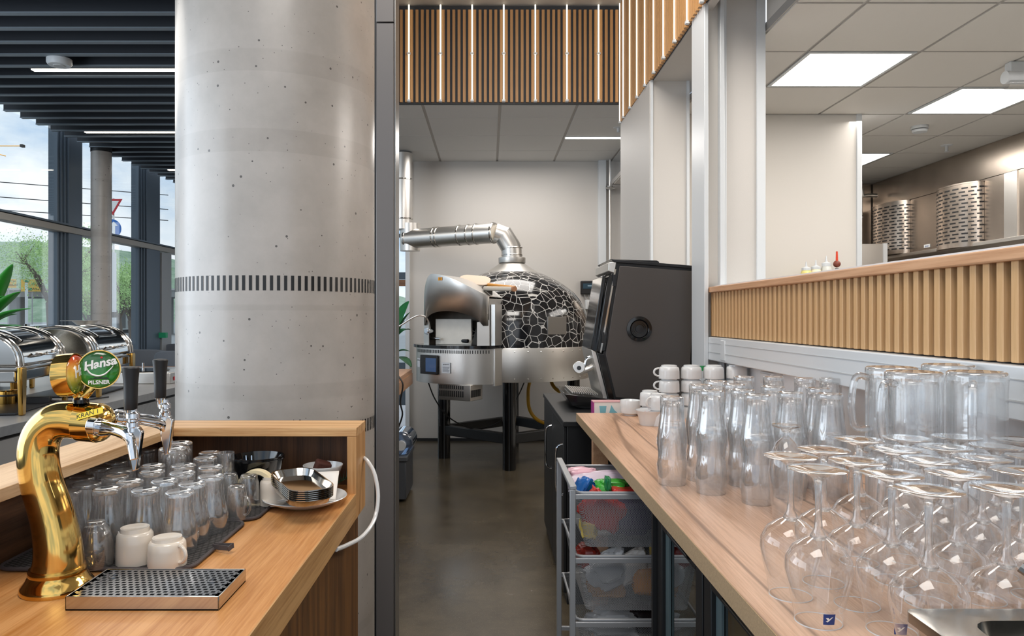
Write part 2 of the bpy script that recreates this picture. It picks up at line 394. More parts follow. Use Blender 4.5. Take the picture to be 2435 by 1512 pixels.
def floormat():
    m, n, l, b = newmat('polished_concrete_floor')
    tc = n.new('ShaderNodeTexCoord'); no = n.new('ShaderNodeTexNoise'); no.inputs['Scale'].default_value = 2.2; no.inputs['Detail'].default_value = 9; no.inputs['Roughness'].default_value = .7
    l.new(tc.outputs['Object'], no.inputs[0])
    cr = n.new('ShaderNodeValToRGB'); cr.color_ramp.elements[0].position = .3; cr.color_ramp.elements[0].color = (*hexc('453D31'), 1)
    cr.color_ramp.elements[1].position = .72; cr.color_ramp.elements[1].color = (*hexc('685D4A'), 1); l.new(no.outputs[0], cr.inputs[0])
    sp = n.new('ShaderNodeTexNoise'); sp.inputs['Scale'].default_value = 260; sp.inputs['Detail'].default_value = 2; l.new(tc.outputs['Object'], sp.inputs[0])
    c2 = n.new('ShaderNodeValToRGB'); c2.color_ramp.elements[0].position = .62; c2.color_ramp.elements[0].color = (0,0,0,1); c2.color_ramp.elements[1].position = .74; c2.color_ramp.elements[1].color = (.5,.5,.5,1)
    l.new(sp.outputs[0], c2.inputs[0])
    mx = n.new('ShaderNodeMix'); mx.data_type = 'RGBA'; l.new(c2.outputs[0], mx.inputs[0]); l.new(cr.outputs[0], mx.inputs[6]); mx.inputs[7].default_value = (*hexc('A2978A'), 1)
    l.new(mx.outputs[2], b.inputs['Base Color'])
    r2 = n.new('ShaderNodeMapRange'); r2.inputs[3].default_value = .14; r2.inputs[4].default_value = .34; l.new(no.outputs[0], r2.inputs[0]); l.new(r2.outputs[0], b.inputs['Roughness'])
    return m
FLOOR = floormat()

def domemat():
    m, n, l, b = newmat('black_crackle_dome'); b.inputs['Roughness'].default_value = .12; b.inputs['Coat Weight'].default_value = .4
    tc = n.new('ShaderNodeTexCoord'); vo = n.new('ShaderNodeTexVoronoi'); vo.feature = 'DISTANCE_TO_EDGE'; vo.inputs['Scale'].default_value = 13.5
    l.new(tc.outputs['Object'], vo.inputs[0])
    cr = n.new('ShaderNodeValToRGB'); cr.color_ramp.elements[0].position = .018; cr.color_ramp.elements[0].color = (.72,.70,.66,1)
    cr.color_ramp.elements[1].position = .036; cr.color_ramp.elements[1].color = (.012,.012,.014,1); l.new(vo.outputs[0], cr.inputs[0])
    l.new(cr.outputs[0], b.inputs['Base Color'])
    bu = n.new('ShaderNodeBump'); bu.invert = True; bu.inputs['Strength'].default_value = .4; bu.inputs['Distance'].default_value = .004
    l.new(cr.outputs[0], bu.inputs['Height']); l.new(bu.outputs[0], b.inputs['Normal'])
    return m
DOME = domemat()

def meshmat(name='drawer_mesh', s=520, col='A9ABAE'):
    m, n, l, b = newmat(name); b.inputs['Base Color'].default_value = (*hexc(col), 1); b.inputs['Metallic'].default_value = .5; b.inputs['Roughness'].default_value = .4
    tc = n.new('ShaderNodeTexCoord'); sp = n.new('ShaderNodeSeparateXYZ'); l.new(tc.outputs['Object'], sp.inputs[0])
    h = n.new('ShaderNodeMath'); h.operation = 'ADD'; l.new(sp.outputs[0], h.inputs[0]); l.new(sp.outputs[1], h.inputs[1])
    def comb(sign):
        z = n.new('ShaderNodeMath'); z.operation = 'MULTIPLY'; z.inputs[1].default_value = sign*s*1.25; l.new(sp.outputs[2], z.inputs[0])
        a = n.new('ShaderNodeMath'); a.operation = 'MULTIPLY_ADD'; a.inputs[1].default_value = s*.8; l.new(h.outputs[0], a.inputs[0]); l.new(z.outputs[0], a.inputs[2])
        c = n.new('ShaderNodeMath'); c.operation = 'SINE'; l.new(a.outputs[0], c.inputs[0])
        d = n.new('ShaderNodeMath'); d.operation = 'ABSOLUTE'; l.new(c.outputs[0], d.inputs[0]); return d
    p, q = comb(1), comb(-1)
    mn = n.new('ShaderNodeMath'); mn.operation = 'MINIMUM'; l.new(p.outputs[0], mn.inputs[0]); l.new(q.outputs[0], mn.inputs[1])
    lt = n.new('ShaderNodeMath'); lt.operation = 'LESS_THAN'; lt.inputs[1].default_value = .46; l.new(mn.outputs[0], lt.inputs[0])
    l.new(lt.outputs[0], b.inputs['Alpha'])
    return m
MESH = meshmat()

def padmat():
    m, n, l, b = newmat('quilted_drying_mat'); b.inputs['Roughness'].default_value = .95
    tc = n.new('ShaderNodeTexCoord'); mp = n.new('ShaderNodeMapping'); mp.inputs['Rotation'].default_value = (0,0,.5)
    br = n.new('ShaderNodeTexBrick'); br.inputs['Scale'].default_value = 34; br.inputs['Mortar Size'].default_value = .07; br.inputs['Mortar Smooth'].default_value = .6
    br.inputs['Color1'].default_value = (*hexc('4F4C4B'), 1); br.inputs['Color2'].default_value = (*hexc('454342'), 1); br.inputs['Mortar'].default_value = (*hexc('232120'), 1)
    l.new(tc.outputs['Object'], mp.inputs[0]); l.new(mp.outputs[0], br.inputs[0]); l.new(br.outputs[0], b.inputs['Base Color'])
    bu = n.new('ShaderNodeBump'); bu.invert = True; bu.inputs['Strength'].default_value = .8; bu.inputs['Distance'].default_value = .003; l.new(br.outputs['Fac'], bu.inputs['Height']); l.new(bu.outputs[0], b.inputs['Normal'])
    return m
MATM = padmat()
# ================================================================== STRUCTURE
struct('floor_kitchen_bounce', G().box(1.34, 4.6, -1, 7.75, 0, .012), M_('pale_bounce_floor', 'C9C7C2', .5), smooth=False)  # unseen pale slab added to bounce light up to the kitchen ceiling
struct('floor', G().box(-4.6, 4.7, -3, 12, -.1, 0), FLOOR, smooth=False)
# dining ceiling of black baffles
c = sroot('ceiling_dining')
struct('black_deck', G().box(-4.14, -1.25, .4, 14, 3.30, 3.36), BLACKSAT, c, smooth=False)
bf = build('baffle', G().box(-4.116, -1.25, 0, .035, 3.10, 3.24), BLACKM, c, smooth=False)
be = build('baffle_lit_edge', G().box(-4.118, -1.25, -.003, .038, 3.092, 3.100), M_('lit_edge_grey', '7E8890', .4, metal=.3), bf, smooth=False)  # light on the lower edges put in as paler grey strips
bf.location = (0, .87, 0)
for k in range(1, 58):
    q = inst(bf, 'baffle', (0, .87+.2214*k, 0), c); e = bpy.data.objects.new('baffle_lit_edge', be.data); COL.objects.link(e); e.parent = q
struct('ceiling_bar', G().box(-1.25, 1.3, -1.5, 8.1, 3.8, 3.9), WHITE_WALL, smooth=False)
struct('trim_1', G().box(-1.27, -1.25, .4, 8, 3.05, 3.8), BLACKM, smooth=False)
# back room ceiling tiles
c = sroot('ceiling_pizza_room')
struct('grid', G().box(-2.4, 1.7, 5.78, 8.0, 3.035, 3.06), GRID, c, smooth=False)
for i in range(-4, 3):
    for j in range(4):
        x0 = .087+.615*i; y0 = 7.40-.615*j
        y1 = min(y0+.615, 7.91)
        if j == 3: y0 = 5.79
        for (a, b_) in (((y0, y1),) if j else ((y0, y1),)):
            build('ceiling_tile', G().box(x0+.012, x0+.603, a+.004, b_-.004, 3.028, 3.04), TILE_B, c, smooth=False)
# kitchen ceiling tiles
c = sroot('ceiling_kitchen')
struct('grid', G().box(1.366, 4.7, -1.0, 3.70, 2.757, 2.80).box(1.31, 4.7, 3.70, 7.8, 2.757, 2.80), GRID, c, smooth=False)
LP = {(1, -2), (3, -1), (3, 2), (2, -5)}
for i in range(0, 6):
    for j in range(-9, 5):
        x0, x1 = 1.084+.6*i, 1.684+.6*i; y0, y1 = 5.06+.6*j, 5.66+.6*j
        if i == 0: x0 = 1.366 if y0 < 3.6 else 1.31
        if j == 4: y1 = 7.72
        if (i, j) in LP: continue
        if x0 > 4.05: continue
        build('ceiling_tile', G().box(x0+.010, x1-.010, y0+.010, y1-.010, 2.750, 2.762), TILE, c, smooth=False)
for n_, (i, j) in enumerate(sorted(LP)):
    x0, y0 = 1.084+.6*i, 5.06+.6*j
    lab = {(1,-2): 'square lit ceiling panel over the pass, the nearest one in view', (3,-1): 'square lit ceiling panel near the right edge behind the first',
           (3,2): 'lit ceiling panel half hidden by the white kitchen wall, farthest back', (2,-5): 'square lit ceiling panel nearest to the bar'}[(i, j)]
    t = thing('ceiling_light_panel', lab, 'ceiling light', (x0+.3, y0+.3, 2.757), 'lit panels in the kitchen ceiling')
    build('frame', G().box(x0+.012, x0+.588, y0+.012, y0+.588, 2.756, 2.757).box(x0+.012, x0+.03, y0+.012, y0+.588, 2.748, 2.757).box(x0+.57, x0+.588, y0+.012, y0+.588, 2.748, 2.757)
          .box(x0+.03, x0+.57, y0+.012, y0+.03, 2.748, 2.757).box(x0+.03, x0+.57, y0+.57, y0+.588, 2.748, 2.757), WHITE_MET, t, smooth=False)
    build('diffuser', G().box(x0+.03, x0+.57, y0+.03, y0+.57, 2.750, 2.754), LAMPW, t, smooth=False)

# walls
w = struct('wall_back', G().box(-.857, 1.75, 7.91, 8.05, 0, 3.03), WHITE_WALL, smooth=False)
struct('trim_2', G().box(-.90, -.855, 7.84, 7.93, 0, 3.03), WHITE_MET, bev=.003)
xa = (1423-VX)*7.86/FPX; xb = (1441-VX)*7.86/FPX
struct('trim_3', G().box(xa, xb, 7.84, 7.93, 0, 3.03), WHITE_MET, bev=.003)
struct('baseboard_back', G().box(-.857, 1.7, 7.895, 7.912, 0, .03), BLACKSAT, smooth=False)
g = G(); px = (1451-VX)*7.8/FPX; g.cyl((px, 7.82, 0), (px, 7.82, 3.03), .012)
t = thing('wall_pipe', 'thin steel pipe running up the white back wall with clamps', 'pipe', (px, 7.82, 0)); build('pipe', g, STEEL, t)
for z_ in (1.35-(447-VY)*7.82/FPX, 1.0): build('clamp', G().box(px-.03, px+.03, 7.79, 7.86, z_-.02, z_+.02).cyl((px-.05, 7.8, z_), (px+.05, 7.8, z_), .012), CHROME, t)
# pass wall (right) and its column pieces
struct('wall_right', G().box(1.16, 1.34, -1.2, 3.58, 0, 1.44), M_('cool_white_wall', 'DDE2E6', .45), smooth=False)
struct('wall_column_far', G().box(1.03, 1.281, 4.68, 5.72, 0, 2.865), WHITE_WALL, bev=.004)
struct('trim_4', G().box(1.035, 1.05, 4.668, 4.682, 0, 2.865).box(1.266, 1.283, 4.668, 4.682, 0, 2.865), WHITE_MET, smooth=False)
g = G().box(1.041, 1.062, 3.53, 3.75, 0, 3.8); struct('wall_post_edge', g, WHITE_MET, bev=.003)
struct('wall_post', G().box(1.062, 1.128, 3.60, 3.75, 0, 3.8), WHITE_WARM, smooth=False)
struct('trim_5', G().box(1.128, 1.15, 3.56, 3.75, 0, 3.8), WHITE_MET, bev=.003)
struct('wall_post_panel', G().box(1.15, 1.325, 3.60, 3.75, 0, 3.8), WHITE_WALL, smooth=False)
struct('trim_6', G().box(1.152, 1.170, 3.592, 3.602, 1.3, 3.8).box(1.318, 1.362, 3.592, 3.76, 1.3, 3.8), WHITE_MET, bev=.002)
struct('wall_upstand', G().box(1.366, 1.40, -1.0, 3.59, 2.80, 3.8), WHITE_WARM, smooth=False)
struct('wall_kitchen', G().box(1.34, 2.566, 5.06, 5.2, 0, 2.75), WHITE_WARM, smooth=False)
struct('trim_7', G().box(2.545, 2.58, 5.045, 5.21, 0, 2.75), WHITE_MET, bev=.003)
struct('wall_kitchen_back', G().box(1.60, 4.7, 7.72, 7.85, 0, 2.8), STEEL_D, smooth=False)
struct('wall_kitchen_right', G().box(4.55, 4.7, -1, 7.8, 0, 2.8), STEEL_D, smooth=False)
struct('wall_kitchen_front', G().box(1.3, 4.7, -1.15, -1.0, 0, 2.8), WHITE_WARM, smooth=False)
# upper slatted bulkheads
PITCH = .0425
w = sroot('wall_upper_back')
struct('backing', G().box(-1.2, 1.03, 5.745, 5.80, 3.028, 3.79), BLACKM, w, smooth=False)
sb = G().box(-.011, .011, 5.722, 5.746, 3.032, 3.755)
s0 = None
xs = at(1424, 0, 5.70).x+.04125*3.5
k = 0
while xs > -1.18:
    if s0 is None: s0 = build('slat', sb, SLAT_B, w, smooth=False); s0.location.x = xs
    else: inst(s0, 'slat', (xs, 0, 0), w)
    xs -= .04125; k += 1
def led(name, p0, p1, d, par):
    g = G().cyl(p0, p1, d or .006, n=8); return build(name, g, LED, par)
for i in range(9):
    X = at(1424-75.35*i, 0, 5.70).x
    if X < -1.1: break
    led('led_tube', (X, 5.715, 3.035), (X, 5.715, 3.79), None, w)
    build('led_clip', G().box(X-.012, X+.012, 5.70, 5.735, 3.03, 3.045).box(X-.014, X+.014, 5.70, 5.72, 3.40, 3.412), WHITE_MET, w, smooth=False)
w = sroot('wall_upper_right')
struct('bulkhead', G().box(1.055, 1.36, 3.62, 5.72, 2.858, 3.8), WHITE_WALL, w, smooth=False)
struct('header', G().box(1.055, 1.10, .6, 3.62, 2.858, 3.8), WHITE_WALL, w, smooth=False)
struct('backing', G().box(1.045, 1.056, .6, 5.72, 2.866, 3.8), BLACKM, w, smooth=False)
sb = G().box(1.024, 1.046, -.0125, .0125, 2.862, 3.79); s0 = None
y = 5.70; k = 0
while y > 2.6:
    if s0 is None: s0 = build('slat', sb, SLAT_B, w, smooth=False); s0.location.y = y
    else: inst(s0, 'slat', (0, y, 0), w)
    y -= PITCH; k += 1
for i in range(13):
    Y = 5.81-.2555*i-.01
    if Y > 5.7: Y = 5.69
    led('led_tube', (1.018, Y, 2.87), (1.018, Y, 3.79), .004, w)
    build('led_clip', G().box(1.01, 1.03, Y-.012, Y+.012, 2.855, 2.87), WHITE_MET, w, smooth=False)
# pass wainscot
w = sroot('wall_pass_panelling')
struct('backing', G().box(1.104, 1.162, -.2, 3.57, 1.252, 1.465), BLACKM, w, smooth=False)
sb = G().box(1.08, 1.105, -.0105, .0105, 1.254, 1.466); s0 = None
y = 3.545
while y > .4:
    if s0 is None: s0 = build('slat', sb, SLAT, w, smooth=False, bev=.0015, seg=1); s0.location.y = y
    else:
        o = inst(s0, 'slat', (0, y, 0), w); b = o.modifiers.new('bevel', 'BEVEL'); b.width = .0015; b.segments = 1
    y -= .0435
struct('cap_rail', G().box(1.066, 1.19, -.2, 3.575, 1.464, 1.492), RAIL, w, bev=.004)
struct('metal_track', G().box(1.10, 1.30, -.2, 3.59, 1.4925, 1.50), WHITE_MET, w, smooth=False)
# white duct below the slats
t = thing('wall_trunking', 'long white plastic cable trunking under the oak slats', 'trunking', (1.07, 1.6, 1.14))
build('duct', G().box(1.062, 1.16, -.2, 3.62, 1.139, 1.25), WHITE_MET, t, bev=.004)
build('lid_line', G().box(1.0605, 1.064, -.2, 3.60, 1.1775, 1.181).box(1.0605, 1.064, -.2, 3.60, 1.222, 1.224), TRIMGREY, t, smooth=False)
build('end_lug', G().box(1.058, 1.064, 3.28, 3.34, 1.15, 1.24), WHITE_MET, t, bev=.002)
t = thing('wall_socket', 'small white socket box low on the wall behind the glasses', 'socket', (1.14, 2.95, 1.10))
build('socket_body', G().box(1.12, 1.162, 2.88, 3.02, 1.075, 1.125), WHITE_MET, t, bev=.004); build('socket_lid', G().box(1.114, 1.122, 2.9, 3.0, 1.082, 1.118), WHITE_MET, t, bev=.002)

# left window wall
def winwall():
    X = -4.35
    zt, zm = 3.5, 2.247
    for n_, (ya, yb) in enumerate(((4.6, 7.35), (7.8, 9.07), (9.64, 12.5))):
        w = sroot('window_%d' % (n_+1))
        struct('glass_upper', G().box(X-.070, X-.064, ya, yb+.18, zm, zt), GLWIN, w, smooth=False)
        struct('glass_lower', G().box(X-.070, X-.064, ya, yb+.18, .08, zm), GLWIN, w, smooth=False)
        fr = G().box(X-.09, X-.02, ya, yb, .0, .08)
        if n_ == 1: fr.box(X-.09, X-.04, ya, ya+.03, .08, zm)
        struct('window_frame', fr, DARKFR, w, smooth=False)
    struct('trim_8', G().box(X-.10, X+.02, 4.6, 12.5, zm-.035, zm+.03), M_('transom_grey', 'A8A39A', .45), bev=.004)
    struct('trim_9', G().box(X-.10, X+.03, 4.6, 12.5, zm+.035, zm+.055), DARKFR, bev=.004)
    for n_, (ya, yb) in enumerate(((7.35, 7.8), (9.07, 9.64))):
        g = G().box(X-.16, X+.003, ya+.20, yb, 0, zt)
        for q in range(3): g.box(X-.14, X-.045+.015*q, ya+.08+.04*q, ya+.11+.04*q, 0, zt)
        g.box(X-.15, X-.075, ya+.14, ya+.20, 0, zt)
        struct('wall_mullion', g, DARKFR, bev=.003)
    struct('wall_mullion_pale', G().box(X-.04, X+.02, 9.66, 9.95, 0, zm-.05), GREYPAN, bev=.004)
    struct('wall_left_near', G().box(X-.1, X, -3, 4.6, 0, .5), DARKFR, smooth=False)
winwall()
# dining back wall far away with window strip
struct('wall_dining_back', G().box(-4.4, -2.6, 12.3, 12.4, 0, 3.3), GREYPAN, smooth=False)

# columns
t = sroot('column_large', (-.807, 2.80, 0))
R0 = .366
struct('concrete_shaft', G().lathe([(R0, 0), (R0, 3.8)], 96, (-.807, 2.80, 0)), CONC, t)
g = G(); n_ = 101
for i in range(n_):
    a0 = 2*pi*i/n_; a1 = a0+.0105/R0; rr = R0+.0008
    for z0, z1 in ((1.437, 1.487), (.925, .972)):
        g.add([(-.807+rr*cos(a0), 2.8+rr*sin(a0), z0), (-.807+rr*cos(a1), 2.8+rr*sin(a1), z0), (-.807+rr*cos(a1), 2.8+rr*sin(a1), z1), (-.807+rr*cos(a0), 2.8+rr*sin(a0), z1)], [(0,1,2,3)])
o = build('marking_strip', g, BLACKSAT, t, smooth=False)
t = sroot('column_small', (-4.05, 7.62, 0))
struct('concrete_shaft', G().lathe([(.099, 0), (.099, 3.06)], 40, (-4.05, 7.62, 0)), CONC, t)
struct('column_collar', G().lathe([(.102, 3.06), (.102, 3.3)], 40, (-4.05, 7.62, 0)), BLACKSAT, t)
# steel clad post beside the large column
t = sroot('wall_end_post', (-.32, 2.35, 0))
struct('front_cladding', G().box(-.356, -.300, 2.30, 2.40, 0, 2.275), STEEL_G, t, bev=.002)
struct('upper_cladding', G().box(-.356, -.300, 2.30, 2.40, 2.278, 3.8), STEEL_G, t, bev=.002)
struct('side_cladding', G().box(-.2985, -.2955, 2.305, 2.395, 0, 3.8), STEEL_P, t, smooth=False)
struct('shadow_gap', G().box(-.366, -.357, 2.33, 2.40, 0, 3.8), BLACKSAT, t, smooth=False)

# dining ceiling lamps + sensor
for (x, y, xr, lab) in ((78, 166, -1.7, 'near linear ceiling lamp between the black baffles'), (203, 314, -1.9, 'second linear ceiling lamp further back between the baffles'),
                   (400, 404, -2.6, 'far linear ceiling lamp just left of the big column')):
    Y = 1.75*FPX/(VY-y); X = (x-VX)*Y/FPX
    t = thing('linear_lamp', lab, 'ceiling lamp', (X, Y, 3.1), 'linear lamps between the black baffles')
    build('housing', G().box(X-.01, xr, Y-.03, Y+.03, 3.101, 3.15), BLACKSAT, t, smooth=False)
    build('diffuser', G().box(X, xr, Y-.02, Y+.02, 3.094, 3.102), LAMPL, t, smooth=False)
p = at(141, 139, 4.95)
t = thing('motion_sensor', 'round white sensor hanging under the black baffles', 'sensor', (p.x, p.y, 3.1))
build('sensor_body', G().lathe([(.078, .0), (.078, -.03), (.068, -.045)], 32, (p.x, p.y, 3.095)), WHITE_MET, t)
build('sensor_lens', G().lathe([(.038, -.045), (.034, -.05)], 24, (p.x, p.y, 3.095)), TRIMGREY, t)
Y = 1.68*FPX/(VY-326); Xa = at(1345, 0, Y).x
t = thing('linear_lamp', 'linear lamp lying flush in the pizza room ceiling tiles', 'ceiling lamp', (Xa, Y, 3.03))
build('housing', G().box(Xa-.01, Xa+.95, Y-.03, Y+.03, 3.022, 3.03), WHITE_MET, t, smooth=False)
build('diffuser', G().box(Xa, Xa+.94, Y-.022, Y+.022, 3.018, 3.022), LAMPL, t, smooth=False)
def det(name, lab, cat, p, prof, z, rad=1):
    t = thing(name, lab, cat, (p.x, p.y, z)); build('base', G().lathe([(r, q) for r, q in prof[:2]], 28, (p.x, p.y, z)), WHITE_MET, t)
    build('cap', G().lathe(prof[2:], 28, (p.x, p.y, z)), WHITE_MET, t)
    return t
p = at(2187, 300, 1.4*FPX/(VY-300)); det('smoke_detector', 'round white smoke detector on the kitchen ceiling', 'smoke detector', p, [(.058, 0), (.058, -.022), (.052, -.028), (.048, -.045), (.02, -.048)], 2.75)
p = at(2251, 345, 1.4*FPX/(VY-345)); det('sprinkler', 'small white sprinkler head near the steel hood', 'sprinkler', p, [(.045, 0), (.04, -.006), (.012, -.006), (.012, -.05), (.022, -.055)], 2.75)
p = at(1470, 303, 1.68*FPX/(VY-303)); det('sprinkler', 'small sprinkler head in the pizza room ceiling beside the white column', 'sprinkler', p, [(.045, 0), (.04, -.006), (.012, -.006), (.012, -.04), (.02, -.045)], 3.03)
t = thing('emergency_light', 'white tube shaped emergency light at the right edge of the kitchen ceiling', 'light', (2.93, 3.95, 2.68))
build('mount', G().box(2.86, 3.1, 4.0, 4.05, 2.68, 2.75), WHITE_MET, t, bev=.005)
build('lamp_body', G().cyl((2.84, 4.02, 2.665), (3.25, 4.02, 2.665), .035), WHITE_MET, t); build('lens', G().cyl((2.85, 4.02, 2.63), (3.25, 4.02, 2.63), .03), GLS, t)

# kitchen hood
t = thing('extractor_hood', 'long smudged stainless steel extractor hood in the kitchen', 'hood', (4.05, 6, 1.93))
build('upper_panel', G().box(4.05, 4.5, 1.5, 7.70, 2.475, 2.748), STEEL_D, t, smooth=False)
for a, b in ((1.5, 5.60), (5.72, 7.70)): build('lower_panel', G().box(4.052, 4.5, a, b, 1.95, 2.47), STEEL_D, t, smooth=False)
build('joint_cover', G().box(4.043, 4.06, 5.59, 5.73, 1.95, 2.47), STEEL, t, smooth=False)
build('bottom_lip', G().box(3.98, 4.5, 1.5, 7.70, 1.925, 1.955), STEEL, t, bev=.003)
build('under_rail', G().box(4.2, 4.5, 1.5, 7.6, 1.80, 1.925), STEEL_D, t, smooth=False)
def drum(lab, y0, y1, z0, z1):
    t = thing('grease_filter', lab, 'grease filter', (4.05, (y0+y1)/2, z0), 'bowed slotted filters on the hood')
    yc = (y0+y1)/2; hw = (y1-y0)/2; n = 16; B = .14
    prof = [(4.05-B*cos(pi/2*(-1+2*i/n)), yc+hw*sin(pi/2*(-1+2*i/n))) for i in range(n+1)]
    g = G().prism([(x, y) for x, y in prof], z0, z1, 'z'); build('curved_cover', g, STEEL_D, t)
    s = G(); rows = 15
    for r in range(rows):
        z = z0+.035+(z1-z0-.07)*r/(rows-1)
        for cidx in range(9):
            if cidx in (1,2): pass
            a = radians(-80+cidx*20+(3 if r % 2 else -3)); da = radians(6.5)
            P = lambda ang, off: (4.05-(B+off)*cos(ang), yc+(hw+off)*sin(ang))
            (xa, ya), (xb, yb) = P(a-da, .002), P(a+da, .002)
            s.add([(xa, ya, z-.006), (xb, yb, z-.006), (xb, yb, z+.006), (xa, ya, z+.006)], [(0,1,2,3)])
    o = build('slots', s, BLACKSAT, t, smooth=False); o['kind'] = 'stuff'
    build('top_rim', G().prism([(x*1.0-.004, y) for x, y in prof], z1, z1+.012, 'z'), STEEL_D, t)
    build('bottom_rim', G().prism([(x-.004, y) for x, y in prof], z0-.012, z0, 'z'), STEEL_D, t)
drum('slotted steel filter further back on the hood, left one', 7.02, 7.60, 1.97, 2.46)
drum('slotted steel filter nearer on the hood, right one', 5.97, 6.52, 1.94, 2.45)
t = thing('hood_badge', 'small pale blue badge on the hood between the filters', 'badge', (4.049, 6.75, 2.0)); build('plate', G().box(4.046, 4.05, 6.70, 6.79, 1.985, 2.015), WHITEP, t, smooth=False)
textmesh('lettering', 'Jeven', .028, BLUEP, t, frame((4.0455, 6.745, 2.0), (0,-1,0), (0,0,1)))
t = thing('kitchen_pipe', 'steel gas pipe bending along the kitchen corner', 'pipe', (3.9, 7.6, 0))
build('pipe', G().tube([(at(2046,0,7.5).x,7.5,0), at(2046,478,7.5), at(2052,466,7.5), at(2085,465,7.5)], .02, 10, smooth=3), STEEL, t); build('coupling', G().cyl(at(2046,520,7.5), at(2046,512,7.5), .028), CHROME, t)
t = thing('steel_cabinet', 'steel cabinet top at the kitchen corner beside the white wall', 'cabinet', (3.5, 6.9, 0))
build('body', G().box(3.35, 3.72, 6.85, 7.5, 0, 2.03), STEEL, t, bev=.004); build('corner_trim', G().box(3.70, 3.735, 6.84, 6.87, 0, 2.035), TRIMGREY, t, smooth=False)
# shelf with squeeze bottles behind the pass
t = thing('wall_shelf', 'narrow steel shelf on the white kitchen wall behind the pass', 'shelf', (2.2, 4.95, 1.5))
build('shelf_board', G().box(1.9, 2.5, 4.82, 5.058, 1.49, 1.505), STEEL, t, smooth=False); build('bracket', G().box(2.0, 2.02, 4.86, 5.058, 1.40, 1.49), STEEL, t, smooth=False); build('bracket', G().box(2.4, 2.42, 4.86, 5.058, 1.40, 1.49), STEEL, t, smooth=False)
MUST = M_('mustard', 'EDE08A', .3); CRM = M_('cream_sauce', 'F0E6C8', .3); CLR = M_('clear_plastic', 'D8D8D0', .3)
for x, ytop, m_, lab in ((1917, 622, MUST, 'yellow squeeze bottle on the shelf behind the pass'), (1940, 618, CRM, 'cream squeeze bottle standing between two others'), (1965, 608, CLR, 'translucent squeeze bottle with pointed white nozzle')):
    p = at(x, 700, 4.95); zt = 1.35-(ytop-VY)*4.95/FPX; t = thing('squeeze_bottle', lab, 'bottle', (p.x, 4.95, 1.505), 'squeeze bottles behind the pass'); h = zt-1.505
    build('bottle_body', G().lathe([(.032, 0), (.034, .01), (.034, h*.66), (.028, h*.72)], 20, (p.x, 4.95, 1.505)), m_, t); build('nozzle', G().lathe([(.03, h*.72), (.03, h*.80), (.008, h*.84), (.003, h)], 16, (p.x, 4.95, 1.505)), WHITE_MET, t)
p = at(1990, 700, 4.95); t = thing('oil_bottle', 'small dark bottle with a red pourer behind the pass', 'bottle', (p.x, 4.95, 1.505))
build('bottle_body', G().lathe([(.02, 0), (.022, .02), (.022, .13), (.012, .155), (.012, .17)], 16, (p.x, 4.95, 1.505)), BLACKGL, t)
build('cork_ball', G().sph((p.x, 4.95, 1.705), .024), M_('reddish_brown', '7A3A2A', .5), t); build('pourer', G().lathe([(.008, .22), (.006, .285)], 10, (p.x, 4.95, 1.505)), M_('red_plastic', 'D8401E', .4), t)
# ================================================================== LEFT BAR COUNTER
CT = .90
t = thing('bar_counter', 'oak bar counter with raised ledge, holding the beer tower and drying mats', 'counter', (-.6, 1.3, 0))
build('worktop', G().box(-.90, -.3395, .55, 1.955, .837, CT), OAK_Y, t, bev=.0015)
build('front_band', G().box(-.3397, -.337, .55, 1.8502, .8365, .9003), OAK_F, t, smooth=False)
build('side_panel', G().box(-.372, -.356, .55, 1.98, 0, .836), WALNUT_D, t, smooth=False)
build('end_panel', G().box(-.93, -.375, 1.96, 1.98, 0, .836), WALNUT, t, smooth=False)
zl0, zl1 = 1.045, 1.067
build('ledge_long', G().prism([(-.93, .55), (-.80, .55), (-.80, 1.85), (-.93, 1.985)], zl0, zl1, 'z'), OAK_LY, t, bev=.001)
build('ledge_end', G().prism([(-.80, 1.8505), (-.3365, 1.8505), (-.3365, 1.986), (-.9305, 1.986)], zl0, zl1, 'z'), OAK_X, t, bev=.001)
build('ledge_upright', G().box(-.360, -.3368, 1.8503, 1.9855, .8355, zl0-.0003), OAK_Z, t, bev=.001)
build('backing_long', G().box(-.93, -.885, .55, 1.985, .90, zl0), wood('walnut_long', '6E4A2E', '3F2817', 'y', rough=.5, contrast=(.25,.7)), t, smooth=False)
build('backing_end', G().box(-.885, -.36, 1.95, 1.984, .90, zl0), WALNUT, t, smooth=False)
build('outer_panel', G().box(-.93, -.915, .55, 1.985, 0, .90), WALNUT, t, smooth=False)

# drying mats
def rrect(x0, x1, y0, y1, r, n=6):
    P = []
    for cx, cy_, a0 in ((x1-r, y1-r, 0), (x0+r, y1-r, pi/2), (x0+r, y0+r, pi), (x1-r, y0+r, 1.5*pi)):
        for i in range(n+1):
            a = a0+pi/2*i/n; P.append((cx+r*cos(a), cy_+r*sin(a)))
    return P
def mat_(lab, x0, x1, y0, y1, loop=False):
    t = thing('drying_mat', lab, 'mat', ((x0+x1)/2, (y0+y1)/2, CT), 'drying mats on the bar counter')
    build('mat_pad', G().prism(rrect(x0+.003, x1-.003, y0+.003, y1-.003, .025), CT+.0005, CT+.006, 'z'), MATM, t, bev=.001)
    P = rrect(x0, x1, y0, y1, .028)
    build('piping', G().tube([(x, y, CT+.005) for x, y in P+[P[0]]], .0035, 8, caps=False), RUBBER, t)
    if loop:
        a = Vector((x1, 1.405, CT+.004))
        g = G(); pts = [a, a+Vector((.02, -.012, .004)), a+Vector((.04, -.018, .006)), a+Vector((.036, -.026, .003)), a+Vector((.015, -.017, .002)), a+Vector((0, -.008, .001))]
        for p, q in zip(pts, pts[1:]): g.box(0, (q-p).length+.002, -.0012, .0012, 0, .009, frame(p, q-p, Vector((0,0,1)).cross(q-p)))
        build('hanging_loop', g, RUBBER, t)
